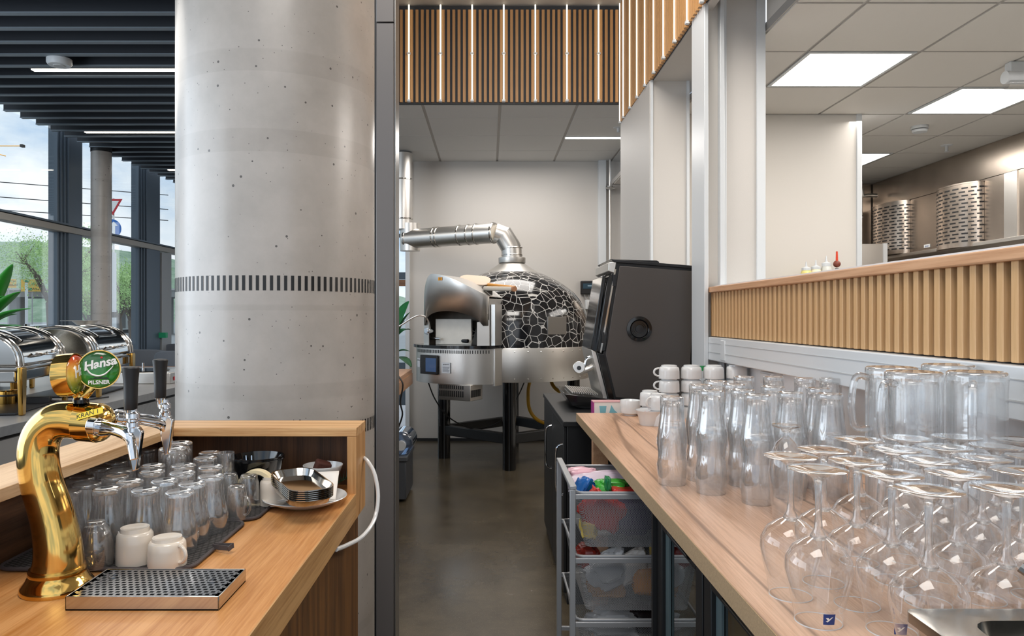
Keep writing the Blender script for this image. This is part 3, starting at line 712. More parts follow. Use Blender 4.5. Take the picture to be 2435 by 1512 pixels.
mat_('dark grey quilted drying mat in front, with a fabric loop', -.872, -.527, 1.285, 1.585, True)
mat_('dark grey quilted drying mat at the back by the plate', -.872, -.512, 1.60, 1.87)

# ---- glasses (upside down). prototypes are built at the origin
def tumbler_profile(H, rb, rw, rg, rr, th, base):
    # inverted: z=0 rim on the counter, z=H solid base on top
    out = [(rr, 0), (rr*1.01, H*.08), (rg, H*.22), (rg*.995, H*.34), ((rg+rw)/2*.985, H*.52), (rw, H*.70), (rw*1.0, H*.80), (rb*.985, H*.94), (rb*.99, H*.975), (rb*.93, H)]
    top = [(rb*.80, H*1.0), (rb*.7, H*.985), (.0005, H*.98)]
    inn = [(.0005, H-base), (rb*.75, H-base), (rw-th*1.6, H*.80), (rw-th*1.3, H*.70), ((rg+rw)/2*.985-th, H*.52), (rg*.995-th, H*.34), (rg-th, H*.22), (rr*1.01-th, H*.08), (rr-th, 0)]
    return out, top, inn
def beer_proto(name, H, rb, rw, rg, rr, label, group, loc=(0,0,0), emblem=True):
    t = thing(name, label, 'glass', (0,0,0), group)
    out, top, inn = tumbler_profile(H, rb, rw, rg, rr, .0022, H*.085)
    prof = out+top+inn
    build('glass_body', G().lathe(prof, 60, flute=(12, .05, H*.36, H*.97), closed=True), GL, t, angle=80)
    if emblem:
        g = G()
        # raised scrollwork band
        for k in range(3):
            a0 = k*2*pi/3+.4
            for q in range(5):
                pts = []
                for i in range(9):
                    u = i/8*2*pi*.8; aa = a0+(q-2)*.16+cos(u)*.07; z = H*.27+sin(u)*H*.055
                    pts.append(((rg+.0004)*cos(aa), (rg+.0004)*sin(aa), z))
                g.tube(pts, .0007, 5, caps=True)
        build('raised_emblem', g, GLW, t)['kind'] = 'stuff'
    return t
EMP = []
b1 = beer_proto('beer_glass', .116, .0265, .0245, .033, .0305, 'upturned fluted beer glass at the right end of the front row beside the white mugs', 'fluted beer glasses on the drying mats')
S1 = snapshot(b1)
front = [
 (340,1166,'upturned fluted beer glass right behind the taller cream mug'),
 (257,1160,'upturned fluted beer glass in the front row, just right of the beer tower neck'),
 (302,1142,'upturned fluted beer glass in the second row behind the two leftmost bright ones'),
 (457,1147,'upturned fluted beer glass right of the front row, standing half a step back'),
 (389,1141,'upturned fluted beer glass in the second row, between two front row glasses'),
 (501,1130,'upturned fluted beer glass at the right edge of the mat beside the glass mugs'),
 (433,1122,'upturned fluted beer glass in the third row, behind the right front glasses'),
 (360,1119,'upturned fluted beer glass in the third row, middle of the mat'),
 (448,1105,'upturned fluted beer glass in the fourth row, left of the straight upright glass'),
 (382,1100,'upturned fluted beer glass in the fourth row, under the spout of the front tap'),
 (492,1107,'upturned fluted beer glass right behind the straight upright glass'),
 (463,1089,'upturned fluted beer glass near the back, left of the rear straight glass'),
 (490,1076,'upturned fluted beer glass at the very back of the bright ones'),
 (204,1149,'shaded upturned beer glass right beside the beer tower'),
 (250,1129,'shaded upturned beer glass in the second row near the oak ledge'),
 (292,1113,'shaded upturned beer glass in the third row near the oak ledge'),
 (161,1166,'shaded upturned beer glass directly behind the tower neck')]
far = [(212,1112), (262,1094), (310,1082), (338,1066), (226,1131)]
ZT = .116
def place_top(snap, x, y, H, label=None, **k):
    Y = FPX*(EYE-CT-.006-H)/(y-VY); X = (x-VX)*Y/FPX
    return dup(snap, (X, Y, CT+.006), random.random()*6, label, **k)
Y = FPX*(EYE-CT-.006-ZT)/(1168-VY); b1.location = ((425-VX)*Y/FPX, Y, CT+.006)
for x, y, lab in front: place_top(S1, x, y, ZT, lab)
FARL = ['between the tower neck and the third row', 'under the long oak ledge, left of the tall ones', 'under the ledge halfway to the corner', 'under the ledge close to the rear tap spout', 'pressed into the second row by the ledge']
for (x, y), fl in zip(far, FARL):
    Y = FPX*(EYE-CT-.006-ZT)/(y-VY); X = max((x-VX)*Y/FPX, -.853); dup(S1, (X, Y, CT+.006), random.random()*6, 'dark shaded upturned beer glass '+fl)
b2 = beer_proto('tall_glass', .142, .031, .0295, .036, .034, 'tall upturned glass at the back of the mat below the rear tap', 'tall glasses by the ledge corner', emblem=False)
S2 = snapshot(b2)
Y = FPX*(EYE-CT-.006-.142)/(1068-VY); b2.location = ((417-VX)*Y/FPX, Y, CT+.006)
Y2 = Y+.082; dup(S2, ((447-VX)*Y2/FPX, Y2, CT+.006), 1, 'tall upturned glass in the dark corner under the ledge')
# straight upright glass
p = onz(519, 1197, CT+.006)
t = thing('straight_glass', 'straight clear glass standing upright with a thin rim', 'glass', p)
build('glass_body', G().lathe([(.0005,0),(.017,0),(.0185,.004),(.0195,.118),(.0195,.12),(.0183,.12),(.0175,.012),(.0005,.010)], 40, p), GL, t, angle=60)
# small rounded tumbler near the tower
p = onz(243, 1343, CT+.006)
t = thing('tumbler', 'small rounded tumbler upside down in front of the beer tower', 'glass', p)
build('glass_body', G().lathe([(.028,0),(.0295,.02),(.0285,.042),(.023,.063),(.0165,.074),(.0155,.079),(.013,.080),(.0005,.079),(.0005,.071),(.014,.07),(.021,.061),(.0265,.042),(.0275,.02),(.0265,0)], 48, p, closed=True), GL, t, angle=60)

# porcelain
def cup_proto(name, r, H, label, cat='cup', group=None, mat=PORC, foot=.72, handle=True, ang=0, taper=.95):
    t = thing(name, label, cat, (0,0,0), group)
    prof = [(r, 0), (r*1.0, H*.08), (r*.985, H*.55), (r*taper, H*.80), (r*.86, H*.87), (r*foot+.002, H*.885), (r*foot+.001, H), (r*foot-.002, H), (r*foot-.004, H*.965), (.0005, H*.96),
            (.0005, H*.90), (r*.80, H*.85), (r*.92, H*.55), (r*.94, .004), (r*.965, 0)]
    build('cup_body', G().lathe(prof, 40, closed=True), mat, t, angle=50)
    if handle:
        pts = []
        for i in range(9):
            a = -pi/2+pi*i/8; pts.append((r*.96+cos(a)*r*.52, 0, H*.48+sin(a)*H*.30))
        g = G().tube(pts, r*.10, 8); M = Matrix.Rotation(ang, 4, 'Z'); g.xf(M); build('handle', g, mat, t)
    return t
m1 = cup_proto('mug', .033, .060, 'cream mug upside down on the mat, the taller left one', 'mug', None, PORC_W, handle=False)
p = onz(315, 1332, CT+.006); m1.location = p; m1.scale = (.98, .98, 1.05)
build('maker_mark', G().box(-.006, .006, -.003, .003, .058, .0584), M_('mark_ink', '6E756E', .6), m1, smooth=False).location.z = -.0
m2 = cup_proto('mug', .033, .050, 'cream mug upside down with its handle to the right, front right one', 'mug', None, PORC_W, ang=-.5)
p = onz(397, 1340, CT+.006); m2.location = p
build('maker_mark', G().box(-.006, .006, -.003, .003, .0484, .0488), M_('mark_ink_two', '6E756E', .6), m2, smooth=False)
p = onz(626, 1200, CT+.006)
m3 = cup_proto('mug', .031, .066, 'white mug upside down behind the glass mugs', 'mug', None, PORC_W, ang=.2); m3.location = p
# glass mugs
def gmug(lab, x, y, H=.055, r=.022, ang=0, z=CT+.006):
    p = onz(x, y, z); t = thing('glass_mug', lab, 'mug', p, 'small glass mugs on the rear mat')
    prof = [(r, 0), (r*1.0, H*.3), (r*.93, H*.75), (r*.82, H*.93), (r*.72, H*.985), (r*.5, H), (.0005, H*.985), (.0005, H*.88), (r*.6, H*.87), (r*.8, H*.72), (r*.9, H*.3), (r*.9, 0)]
    build('glass_body', G().lathe(prof, 36, p, closed=True), GL, t, angle=60)
    pts = []
    for i in range(9):
        a = -pi/2+pi*i/8; d = r*.93+cos(a)*r*.75; pts.append(p+Vector((d*cos(ang), d*sin(ang), H*.42+sin(a)*H*.28)))
    build('handle', G().tube(pts, .0026, 8), GLS, t); return t
gmug('small glass mug with its handle towards the plate, frontmost', 553, 1233, .075, .0225, -.4)
gmug('small glass mug in front of the white mug with its handle to the left', 599, 1203, .078, .0235, 3.6)
gmug('small glass mug behind the frontmost one, beside the straight glass', 543, 1205, .080, .0215, 1)
gmug('small glass mug in the darker row behind, left of the tape roll', 547, 1183, .075, .0215, 2)

# bowls, tape roll, plate, napkin, trays
def bowl(name, lab, p, r, H, mat, cat='bowl', base=.5):
    t = thing(name, lab, cat, p)
    prof = [(.0005, 0), (r*base, 0), (r*base*1.05, .004), (r*.80, H*.62), (r*.97, H*.93), (r, H*.97), (r, H), (r*.96, H), (r*.76, H*.62), (r*base, .010), (.0005, .009)]
    build('bowl_body', G().lathe(prof, 48, p), mat, t, angle=50); return t
p = at(612, 0, 1.80); p.z = CT; t = bowl('serving_bowl', 'black serving bowl in the corner of the counter', p, .066, .104, BLACKGL)
p2 = p+Vector((0, 0, .006)); build('inner_bowl', G().lathe([(.0005,.02),(.035,.02),(.063,.095),(.064,.101),(.060,.101),(.033,.025),(.0005,.025)], 48, p2), BLACKGL, t)
for k, a in enumerate((.3, .5)): build('spoon_handle', G().tube([p+Vector((-.03+.012*k, .02, .03)), p+Vector((-.040+.014*k, .035, .1))], .0025, 8), CHROME, t)
p = at(562, 0, 1.86); p.z = CT; bowl('soup_bowl', 'pale bowl behind the tape roll, beside the black bowl', p, .036, .062, PORC_W, base=.6)
p = at(682, 0, 1.83); p.z = CT; bowl('soup_bowl', 'white bowl behind the stacked steel trays', p, .052, .055, PORC)
p = at(768, 0, 1.86); p.z = CT; t = bowl('soup_bowl', 'white bowl holding a piece of brown cake', p, .050, .072, PORC)
g = G().box(-.02, .02, -.015, .015, 0, .05, Matrix.Translation(p+Vector((-.012, -.006, .035))) @ Matrix.Rotation(.35, 4, 'Y') @ Matrix.Rotation(.4, 4, 'Z'))
t2 = thing('cake_piece', 'piece of dark brown cake sitting in the white bowl', 'cake', p+Vector((0,0,.03)))
o = build('cake_body', g, BROWNIE, t2, bev=.006, seg=3)
# tape roll standing on edge
pc = at(610, 0, 1.725); pc.z = CT+.0445
t = thing('tape_roll', 'roll of beige masking tape standing on edge behind the white mug', 'tape', (pc.x, pc.y, CT))
R = .0435; M = Matrix.Translation(pc) @ Matrix.Rotation(pi/2, 4, 'X')
build('tape_ring', G().lathe([(R, -.012), (R, .012), (R*.80, .012), (R*.80, -.012)], 48, M=M, closed=True), BEIGE, t, angle=40)
build('core_ring', G().lathe([(R*.80, -.0115), (R*.80, .0115), (R*.74, .0115), (R*.74, -.0115)], 48, M=M, closed=True), BLACK, t, angle=40)
# oval plate
p = onz(725, 1196, CT+.004); p.z = CT
t = thing('serving_plate', 'wide white plate under the napkin and the steel trays', 'plate', p)
build('plate_body', G().lathe([(.0005, 0), (.05, 0), (.06, .003), (.096, .018), (.099, .021), (.098, .0225), (.09, .019), (.06, .008), (.0005, .007)], 64, p), PORC, t, angle=60)
# napkins
n0 = p+Vector((0, .005, .012))
t = thing('napkin', 'folded white paper napkin lying on the plate', 'napkin', n0)
g = G()
def quadsheet(c00, c10, c01, c11, n=8, sag=0, lift=0):
    vs = []; fs = []
    for i in range(n+1):
        for j in range(n+1):
            u, v = i/n, j/n
            q = (Vector(c00)*(1-u)*(1-v)+Vector(c10)*u*(1-v)+Vector(c01)*(1-u)*v+Vector(c11)*u*v)
            q.z += -sag*sin(pi*u)*sin(pi*v)+lift*(2*v-1)**2
            vs.append(q)
    for i in range(n):
        for j in range(n): a = i*(n+1)+j; fs.append((a, a+1, a+n+2, a+n+1))
    return vs, fs
for dz in (0, .0035):
    g.add(*quadsheet(n0+Vector((-.073, -.045, .004+dz)), n0+Vector((.078, -.030, .004+dz)), n0+Vector((-.070, .05, .045+dz)), n0+Vector((.068, .06, .052+dz)), 8, .016))
o = build('napkin_fold', g, PAPER, t); so = o.modifiers.new('solid', 'SOLIDIFY'); so.thickness = .0008
# tray stack, tilted
Mt = Matrix.Translation((-.424, 1.648, CT+.046)) @ Matrix.Rotation(radians(-58), 4, 'Z') @ Matrix.Rotation(radians(3.5), 4, 'Y')
def tray(lab, dz, first=None):
    t = thing('steel_tray', lab, 'tray', (-.424, 1.648, CT+.046+dz), 'stack of steel trays on the plate')
    P = lambda k, z: [Mt @ Vector((x, y, z+dz)) for x, y in rrect(-.098*k, .098*k, -.051*k, .051*k, .038*k, 6)]
    rings = [P(.86, 0), P(.96, .014), P(1.0, .015), P(1.0, .0165), P(.95, .0165), P(.84, .002)]
    n = len(rings[0]); vs = [q for r in rings for q in r]
    fs = [(a*n+i, a*n+(i+1) % n, (a+1)*n+(i+1) % n, (a+1)*n+i) for a in range(5) for i in range(n)]+[tuple(range(n)), tuple(range(5*n, 6*n))[::-1]]
    build('tray_body', G().add(vs, fs), STEEL_H, t, angle=50)
for k in range(6):
    tray('polished steel tray, %s of the stack on the plate' % ('lowest', 'second from below', 'third from below', 'fourth from below', 'fifth from below', 'topmost')[k], .0042*k)
# green sprig
t = thing('fir_sprig', 'small dark green sprig behind the plate in the counter corner', 'plant', (-.385, 1.86, CT))
g = G(); a = Vector((-.42, 1.84, CT+.012)); b = Vector((-.368, 1.90, CT+.03))
build('stem', G().tube([a, b], .0015, 6), LEAF_D, t)
for i in range(60):
    q = a.lerp(b, i/60); d = Vector((random.uniform(-1,1), random.uniform(-1,1), random.uniform(-.2,1))).normalized()*.020+Vector((.008,.006,.004))
    g.cyl(q, q+d, .0009, .0002, 4)
o = build('needles', g, M_('fir_green', '24402A', .5), t); o['kind'] = 'stuff'
# white cable
t = thing('white_cable', 'white cable looping out of the end of the oak counter', 'cable', (-.33, 1.95, .9))
build('cable', G().tube([at(862,1088,1.975), at(872,1094,1.95), at(890,1125,1.93), at(899,1180,1.91), at(890,1235,1.88), at(862,1275,1.80), at(825,1296,1.70), at(800,1306,1.62)], .0052, 10, smooth=5), PORC, t)

# ---- drip tray
t = thing('drip_tray', 'stainless drip tray with a slotted black grille in front of the beer tower', 'tray', (-.53, 1.18, CT))
x0, x1, y0, y1, zt = -.648, -.413, 1.115, 1.238, .922
g = G().box(x0, x1, y0, y0+.002, CT, zt).box(x0, x1, y1-.002, y1, CT, zt).box(x0, x0+.002, y0, y1, CT, zt).box(x1-.002, x1, y0, y1, CT, zt).box(x0, x1, y0, y1, CT, CT+.003)
build('tray_body', g, STEEL_H, t, bev=.0006)
GR = M_('grille_dark', '8E9093', .2, metal=.9)
nx, ny = 21, 11; g = G(); W = x1-x0-.008; D = y1-y0-.008; bx = .0042; by = .0040; X0 = x0+.004; Y0 = y0+.004
for j in range(ny+1):
    yy = Y0+(D-by)*j/ny; g.box(X0, X0+W, yy, yy+by, zt-.0035, zt-.001)
for j in range(ny):
    ya = Y0+(D-by)*j/ny+by; yb = Y0+(D-by)*(j+1)/ny; sh = .5 if j % 2 else 0
    for i in range(nx+2):
        xx = X0+(W-bx)*(i-sh)/nx
        if xx < X0 or xx > X0+W-bx: continue
        g.box(xx, xx+bx, ya, yb, zt-.0035, zt-.001)
g.box(X0, X0+bx, Y0, Y0+D, zt-.0035, zt-.001).box(X0+W-bx, X0+W, Y0, Y0+D, zt-.0035, zt-.001)
for cx_, cy_ in ((x0+.03, y1-.035), (x1-.035, y1-.055)):
    g.lathe([(.0085, zt-.004), (.0085, zt+.0002), (.0062, zt+.0002), (.0062, zt-.004)], 20, (cx_, cy_, 0), closed=True)
build('grille', g, GR, t, smooth=False)
build('tray_bottom', G().box(x0+.003, x1-.003, y0+.003, y1-.003, CT+.003, CT+.004), BLACKSAT, t, smooth=False)

# ---- beer tower
TY = 1.205
t = thing('beer_tower', 'polished brass cobra beer tower with two taps on the counter', 'beer tap', (at(140, 0, TY).x, TY, CT))
P = lambda x, y, Y=TY: at(x, y, Y)
bc = P(137, 1400)
build('base_flange', G().lathe([(.0005,0),(.054,0),(.0555,.004),(.054,.010),(.047,.018),(.041,.032),(.0405,.036),(.0005,.036)], 48, (bc.x, TY, CT)), GOLD, t)
pts = [P(137,1354), P(139,1330), P(137,1290), P(128,1240), P(115,1195), P(100,1150), P(92,1105), P(92,1062), P(105,1026), P(134,1002), P(168,998), P(202,1004)]
rs = [.040, .0375, .0355, .0335, .0325, .0315, .031, .0305, .030, .030, .030, .030]
build('tower_tube', G().tube(pts, rs, 40, smooth=7), GOLD, t, angle=60)
build('neck_ring', G().lathe([(.0415,0),(.043,.003),(.043,.010),(.0415,.013)], 48, (P(137,0).x, TY, P(0,1364).z)), GOLD_D, t)
HC = P(222, 1004); ax = Vector((1, -.12, -.07)).normalized()
build('head_ring', G().cyl(HC-ax*.022, HC+ax*.012, .0325, n=48), GOLD, t, bev=.002)
g = G().sph((0,0,0), .0315, 36, 18, (.62,1,1)); g.xf(Matrix.Translation(HC+ax*.012) @ frame((0,0,0), ax, Vector((0,1,0)))); build('head_cap', g, GOLD, t)
# yellow label wrapped on the cap
Ml = frame(HC+Vector((.010, -.0285, .018)), Vector((1, .10, .28)), Vector((-.2, .55, 1)))
g = G().box(-.021, .021, -.0055, .0055, 0, .0008, Ml); lab = build('label_tape', g, YLAB, t, smooth=False)
textmesh('lettering', 'KRAN 1', .0105, BLACKSAT, lab, Ml @ Matrix.Translation((-.003, 0, .0011)), .0001)
# taps
def tap(hx, hy0, hy1, Y, start, nozzle, bend, lab, knob):
    k = thing('x', 'x', 'x'); bpy.data.objects.remove(k)
    A = start; jx = P(hx, 0, Y).x
    top = Vector((jx, Y, P(0, hy0, Y).z)); bot = Vector((jx, Y, P(0, hy1, Y).z)); J = Vector((bend.x, bend.y, bend.z))
    ex = bpy.data.objects.new('tap_faucet', None)
    body = build('tap_body', G().tube([A, A.lerp(J, .25), A.lerp(J, .5)+Vector((0,0,.0015)), A.lerp(J, .78), J-Vector((.004,0,.004)), J.lerp(nozzle, .45)+Vector((-.002,0,0)), nozzle], [.0115,.0125,.0095,.0105,.0105,.0075,.0062], 20, smooth=6), CHROME, t, angle=60)
    d = (J-A).normalized()
    build('collar', G().cyl(A+d*.004, A+d*.014, .0145, n=24).cyl(A+d*.018, A+d*.026, .0138, n=24), CHROME, body, bev=.001)
    build('spout_fin', G().prism([(0, .010), (.012, .012), (.018, .004), (.016, -.012), (.010, -.055), (.003, -.058), (-.004,-.02)], -.0055, .0055, 'y').xf(Matrix.Translation(J+Vector((-.002,0,0)))), CHROME, body, bev=.002)
    build('tap_stem', G().lathe([(.0075, 0), (.0075,.006),(.0095,.008),(.0095,.014),(.007,.016),(.007,.019),(.0100,.021),(.0100,.028),(.0062,.031),(.0062,.036)], 24, J+Vector((0,0,.004))), CHROME, body)
    h = top.z-bot.z
    hd = build('tap_handle', G().lathe([(.0005,0),(.0088,0),(.0096,.002),(.0100,h*.3),(.0104,h*.6),(.0125,h*.93),(.0127,h*.96),(.011,h*.985),(.005,h),(.0005,h)], 28, bot), BLACKSAT, t)
    build('ferrule', G().lathe([(.0045, -.016), (.0085, 0), (.0085,.002)], 24, bot), CHROME, hd)
    return body
J1 = P(316, 1032, 1.13); tap(311, 871, 974, 1.13, HC+ax*.012+Vector((0,-.020,-.002)), P(319, 1092, 1.12), J1, '', True)
build('side_shank', G().cyl(P(212,1012,1.15), P(232,1014,1.15), .0125, n=24), CHROME, t, bev=.001)
J2 = P(392, 1004, 1.285); tap(381, 853, 946, 1.285, HC+ax*.012+Vector((.008,.024,.006)), P(403, 1052, 1.29), J2, '', True)
# medallions
Vb = P(193, 955, 1.20)
build('medallion_bracket', G().lathe([(.012,-.002),(.0125,.004),(.010,.008),(.0005,.010)], 24, Vb), BLACKGL, t)
GC = P(236, 878, 1.20); OC = P(164, 891, 1.19)
build('bracket_arm', G().tube([Vb+Vector((0,0,.004)), Vb.lerp(GC, .3)+Vector((.003,0,0)), GC-Vector((.010,-.004,.026))], [.008,.007,.0065], 16, smooth=4), GOLD, t)
build('bracket_arm', G().tube([Vb+Vector((0,0,.004)), Vb.lerp(OC, .3), OC+Vector((.008,.0,-.024))], [.009,.0085,.009], 16, smooth=4), GOLD, t)
def medal(c, nrm, r, colm, rimw, name, bulge=.0075):
    x = Vector((0,0,1)).cross(nrm).normalized(); Mm = frame(c, x, Vector(nrm).cross(x))
    if (Mm.to_3x3() @ Vector((0,0,1))).dot(Vector(nrm)) < 0: Mm = frame(c, -x, Vector((0,0,1)))
    rim = build('medallion_rim', G().lathe([(r*.92,-rimw),(r,-rimw),(r*1.02,0),(r,rimw*1.0),(r*.955,rimw),(r*.93,rimw*.7),(r*.9,-rimw*.5)], 64, M=Mm, closed=True), GOLD, t, angle=50)
    lens = build(name, G().lathe([(r*.94,rimw*.6),(r*.93,rimw*.9),(r*.80,rimw+bulge*.35),(r*.5,rimw+bulge*.78),(.0005,rimw+bulge)], 64, M=Mm), colm, rim, angle=60)
    build('medallion_back', G().lathe([(r*.94,-rimw*.6),(r*.8,-rimw-bulge*.35),(r*.5,-rimw-bulge*.78),(.0005,-rimw-bulge)], 48, M=Mm), colm, rim, angle=60)
    return rim, lens, Mm
n1 = Vector((.42, -.9, .03)).normalized()
def discmat(name, top, bot, edge, mid=None):
    m, n, l, b = newmat(name); b.inputs['Roughness'].default_value = .12; b.inputs['Coat Weight'].default_value = .6
    tc = n.new('ShaderNodeTexCoord'); sp = n.new('ShaderNodeSeparateXYZ'); l.new(tc.outputs['Generated'], sp.inputs[0])
    cr = n.new('ShaderNodeValToRGB'); cr.color_ramp.elements[0].color = (*hexc(bot), 1); cr.color_ramp.elements[1].color = (*hexc(top), 1)
    cr.color_ramp.elements[0].position = .1; cr.color_ramp.elements[1].position = .9
    if mid: e = cr.color_ramp.elements.new(.5); e.color = (*hexc(mid), 1)
    l.new(sp.outputs[2], cr.inputs[0]); l.new(cr.outputs[0], b.inputs['Base Color']); return m
rim, lens, Mm = medal(GC, n1, .0318, discmat('green_badge', '1C4A22', '3A9A32', '1A4A20', '2C7A2C'), .004, 'medallion_lens')
def deco(lens, Mm, r, z0):
    T = lambda x, y, z=z0: Mm @ Matrix.Translation((x*r, y*r, z))
    R_ = Matrix.Rotation(radians(12), 4, 'Z')
    textmesh('lettering', 'Hansa', .0195, WHITEP, lens, T(.03, .30) @ R_, .0003, shear=.25, bold=.0006)
    g = G(); pts = [(-.62, .22), (-.42,-.18), (-.1,-.34), (.25,-.28), (.55,.0), (.66,.16)]
    g.tube([Mm @ Vector((x*r, y*r+.001, z0-.0002)) for x, y in pts], [.0009,.0013,.0016,.0014,.0009,.0004], 6, smooth=5); build('swash', g, WHITEP, lens)
    g = G(); poly = [(-.5,-.50),(-.36,-.44),(-.28,-.46),(-.15,-.38),(-.05,-.43),(.08,-.36),(.2,-.43),(.33,-.40),(.5,-.50),(0,-.47)]
    g.prism([(x*r, y*r) for x, y in poly], -.0002, .0002, 'z').xf(Mm @ Matrix.Translation((0,0,z0-.0006))); build('mountain_print', g, M_('dark_print', '1A2E1C', .5), lens, smooth=False)
    textmesh('lettering', 'PILSNER', .0088, WHITEP, lens, T(.0, -.66, z0-.0012), .0003, bold=.0002)
    g = G().lathe([(.0017,0),(.0017,.0006)], 12, M=Mm @ Matrix.Translation((.12*r,.62*r,z0-.001))); build('red_dot', g, REDP, lens)
deco(lens, Mm, .0318, .0108)
n2 = Vector((.97, .06, .07)).normalized()
rim, lens, Mm = medal(OC, n2, .0345, discmat('amber_badge', 'B8401C', '5F9A3A', '1A4A20', 'E6C050'), .0125, 'medallion_lens', .011)
textmesh('lettering', 'Hansa', .024, WHITEP, lens, Mm @ Matrix.Translation((0, .008, .0232)) @ Matrix.Rotation(.2, 4, 'Z'), .0003, shear=.25, bold=.0006)
textmesh('lettering', 'MANGO', .009, M_('olive_print', '6A6A20', .5), lens, Mm @ Matrix.Translation((0, -.016, .0212)), .0003)
# ================================================================== RIGHT COUNTER
t = thing('back_worktop', 'rustic oak laminate worktop crowded with upturned glasses', 'worktop', (.75, 2, .9))
build('worktop', G().box(.407, 1.161, .35, 3.40, .862, CT), RUSTIC, t, smooth=False)
build('raw_edge', G().box(.4052, .4072, .35, 3.40, .8625, .8995), CHIP, t, smooth=False)
t = thing('timber_post', 'light timber upright under the far end of the oak worktop', 'post', (.45, 3.2, 0)); build('post', G().box(.435, .50, 3.06, 3.10, 0, .862), RAIL, t, bev=.002)
# black cabinet under the coffee machine
t = thing('black_cabinet', 'low black cabinet at the end of the worktop under the coffee machine', 'cabinet', (.8, 4, 0))
build('cabinet_top', G().box(.345, 1.03, 3.402, 4.66, .835, .86), BLACKSAT, t, bev=.003)
build('cabinet_body', G().box(.365, 1.03, 3.42, 4.64, 0, .835), BLACKSAT, t, bev=.002)
for a, b in ((3.43, 4.03), (4.04, 4.63)):
    d = build('door', G().box(.350, .364, a, b, .05, .83), BLACKSAT, t, bev=.002)
    build('handle', G().tube([(.351, a+.05, .74), (.322, a+.05, .72), (.318, a+.05, .62), (.322, a+.05, .52), (.351, a+.05, .50)], .005, 8, smooth=3), CHROME, d)
# fridges under the worktop
def fridge(lab, y0, y1):
    t = thing('bottle_fridge', lab, 'fridge', (.75, (y0+y1)/2, 0), 'glass fronted fridges under the worktop')
    build('fridge_body', G().box(.60, 1.155, y0, y1, .0, .858).box(.47, .60, y0, y0+.03, 0, .858).box(.47, .60, y1-.03, y1, 0, .858).box(.47, .60, y0, y1, .83, .858).box(.47, .60, y0, y1, 0, .1), BLACKSAT, t, smooth=False)
    d = build('door_frame', G().box(.43, .468, y0+.004, y0+.05, .1, .86).box(.43, .468, y1-.05, y1-.004, .1, .86).box(.43, .468, y0+.05, y1-.05, .82, .86).box(.43, .468, y0+.05, y1-.05, .1, .15), BLACKSAT, t, bev=.002)
    build('door_glass', G().box(.446, .452, y0+.05, y1-.05, .15, .82), FGLASS, d, smooth=False)
    sm_ = M_('seal_grey_%d' % int(y0*10), '55666A', .5)
    build('seal', G().box(.440, .445, y1-.085, y1-.05, .15, .82), sm_, d, smooth=False); build('seal', G().box(.440, .445, y0+.05, y0+.07, .15, .82), sm_, d, smooth=False)
    build('door_handle', G().cyl((.425, y0+.07, .845), (.425, y1-.16, .845), .009), BLACKGL, d)
    build('shelf', G().box(.48, .6, y0+.03, y1-.03, .45, .46), STEEL, t, smooth=False)
fridge('glass door fridge under the worktop nearest to the drawers', 1.47, 1.868)
fridge('glass door fridge under the worktop at the very front', 1.0, 1.465)
t = thing('cut_panel', 'dark melamine side panel between the drawers and the fridge', 'panel', (.6, 1.8, 0)); build('panel', G().box(.42, 1.1, 1.872, 1.888, 0, .861), BLACKSAT, t, smooth=False)
# mesh drawer tower
DX0, DX1, DY0, DY1 = .240, .62, 2.165, 2.60
t = thing('drawer_tower', 'grey metal tower of mesh drawers parked under the worktop edge', 'drawers', (.4, 2.0, 0))
def post(x, y): return G().box(x, x+.017, y, y+.017, 0, .835)
for x in (DX0, DX1-.017):
    for y in (DY0, DY1-.017): build('post', post(x, y), ALU, t, bev=.0015)
build('top_bar', G().box(DX0, DX0+.02, DY0, DY1, .835, .847), ALU, t, bev=.002)
build('top_bar', G().box(DX1-.02, DX1, DY0, DY1, .835, .847), ALU, t, bev=.002)
for z in (.812, .622, .432, .242):
    for y in (DY0+.003, DY1-.014): build('runner', G().box(DX0+.015, DX1-.01, y, y+.010, z-.006, z+.008), ALU, t, bev=.001)
def basket(z, name, lab):
    b = thing(name, lab, 'basket', ((DX0+DX1)/2, 2.38, z), 'mesh drawers full of packets'); H = .165
    x0, x1, y0, y1 = DX0+.022, DX1-.02, DY0+.018, DY1-.02; i = .030
    top = rrect(x0, x1, y0, y1, .02, 3); bot = rrect(x0+i, x1-i, y0+i*.3, y1-i*.6, .02, 3)
    n = len(top); vs = [(x, y, z) for x, y in top]+[(x, y, z-H) for x, y in bot]
    fs = [(k, (k+1) % n, n+(k+1) % n, n+k) for k in range(n)]+[tuple(range(n, 2*n))]
    build('mesh_body', G().add(vs, fs), MESH, b, smooth=False)
    build('rim_bar', G().tube([(x, y, z) for x, y in top+[top[0]]], .0045, 8, caps=False), ALU, b)
    return b
basket(.822, 'mesh_drawer', 'top mesh drawer holding red, green and blue snack bags')
basket(.632, 'mesh_drawer', 'middle mesh drawer with white plastic and orange packets')
basket(.442, 'mesh_drawer', 'third mesh drawer from the top, mostly in shade')
PACK = {}
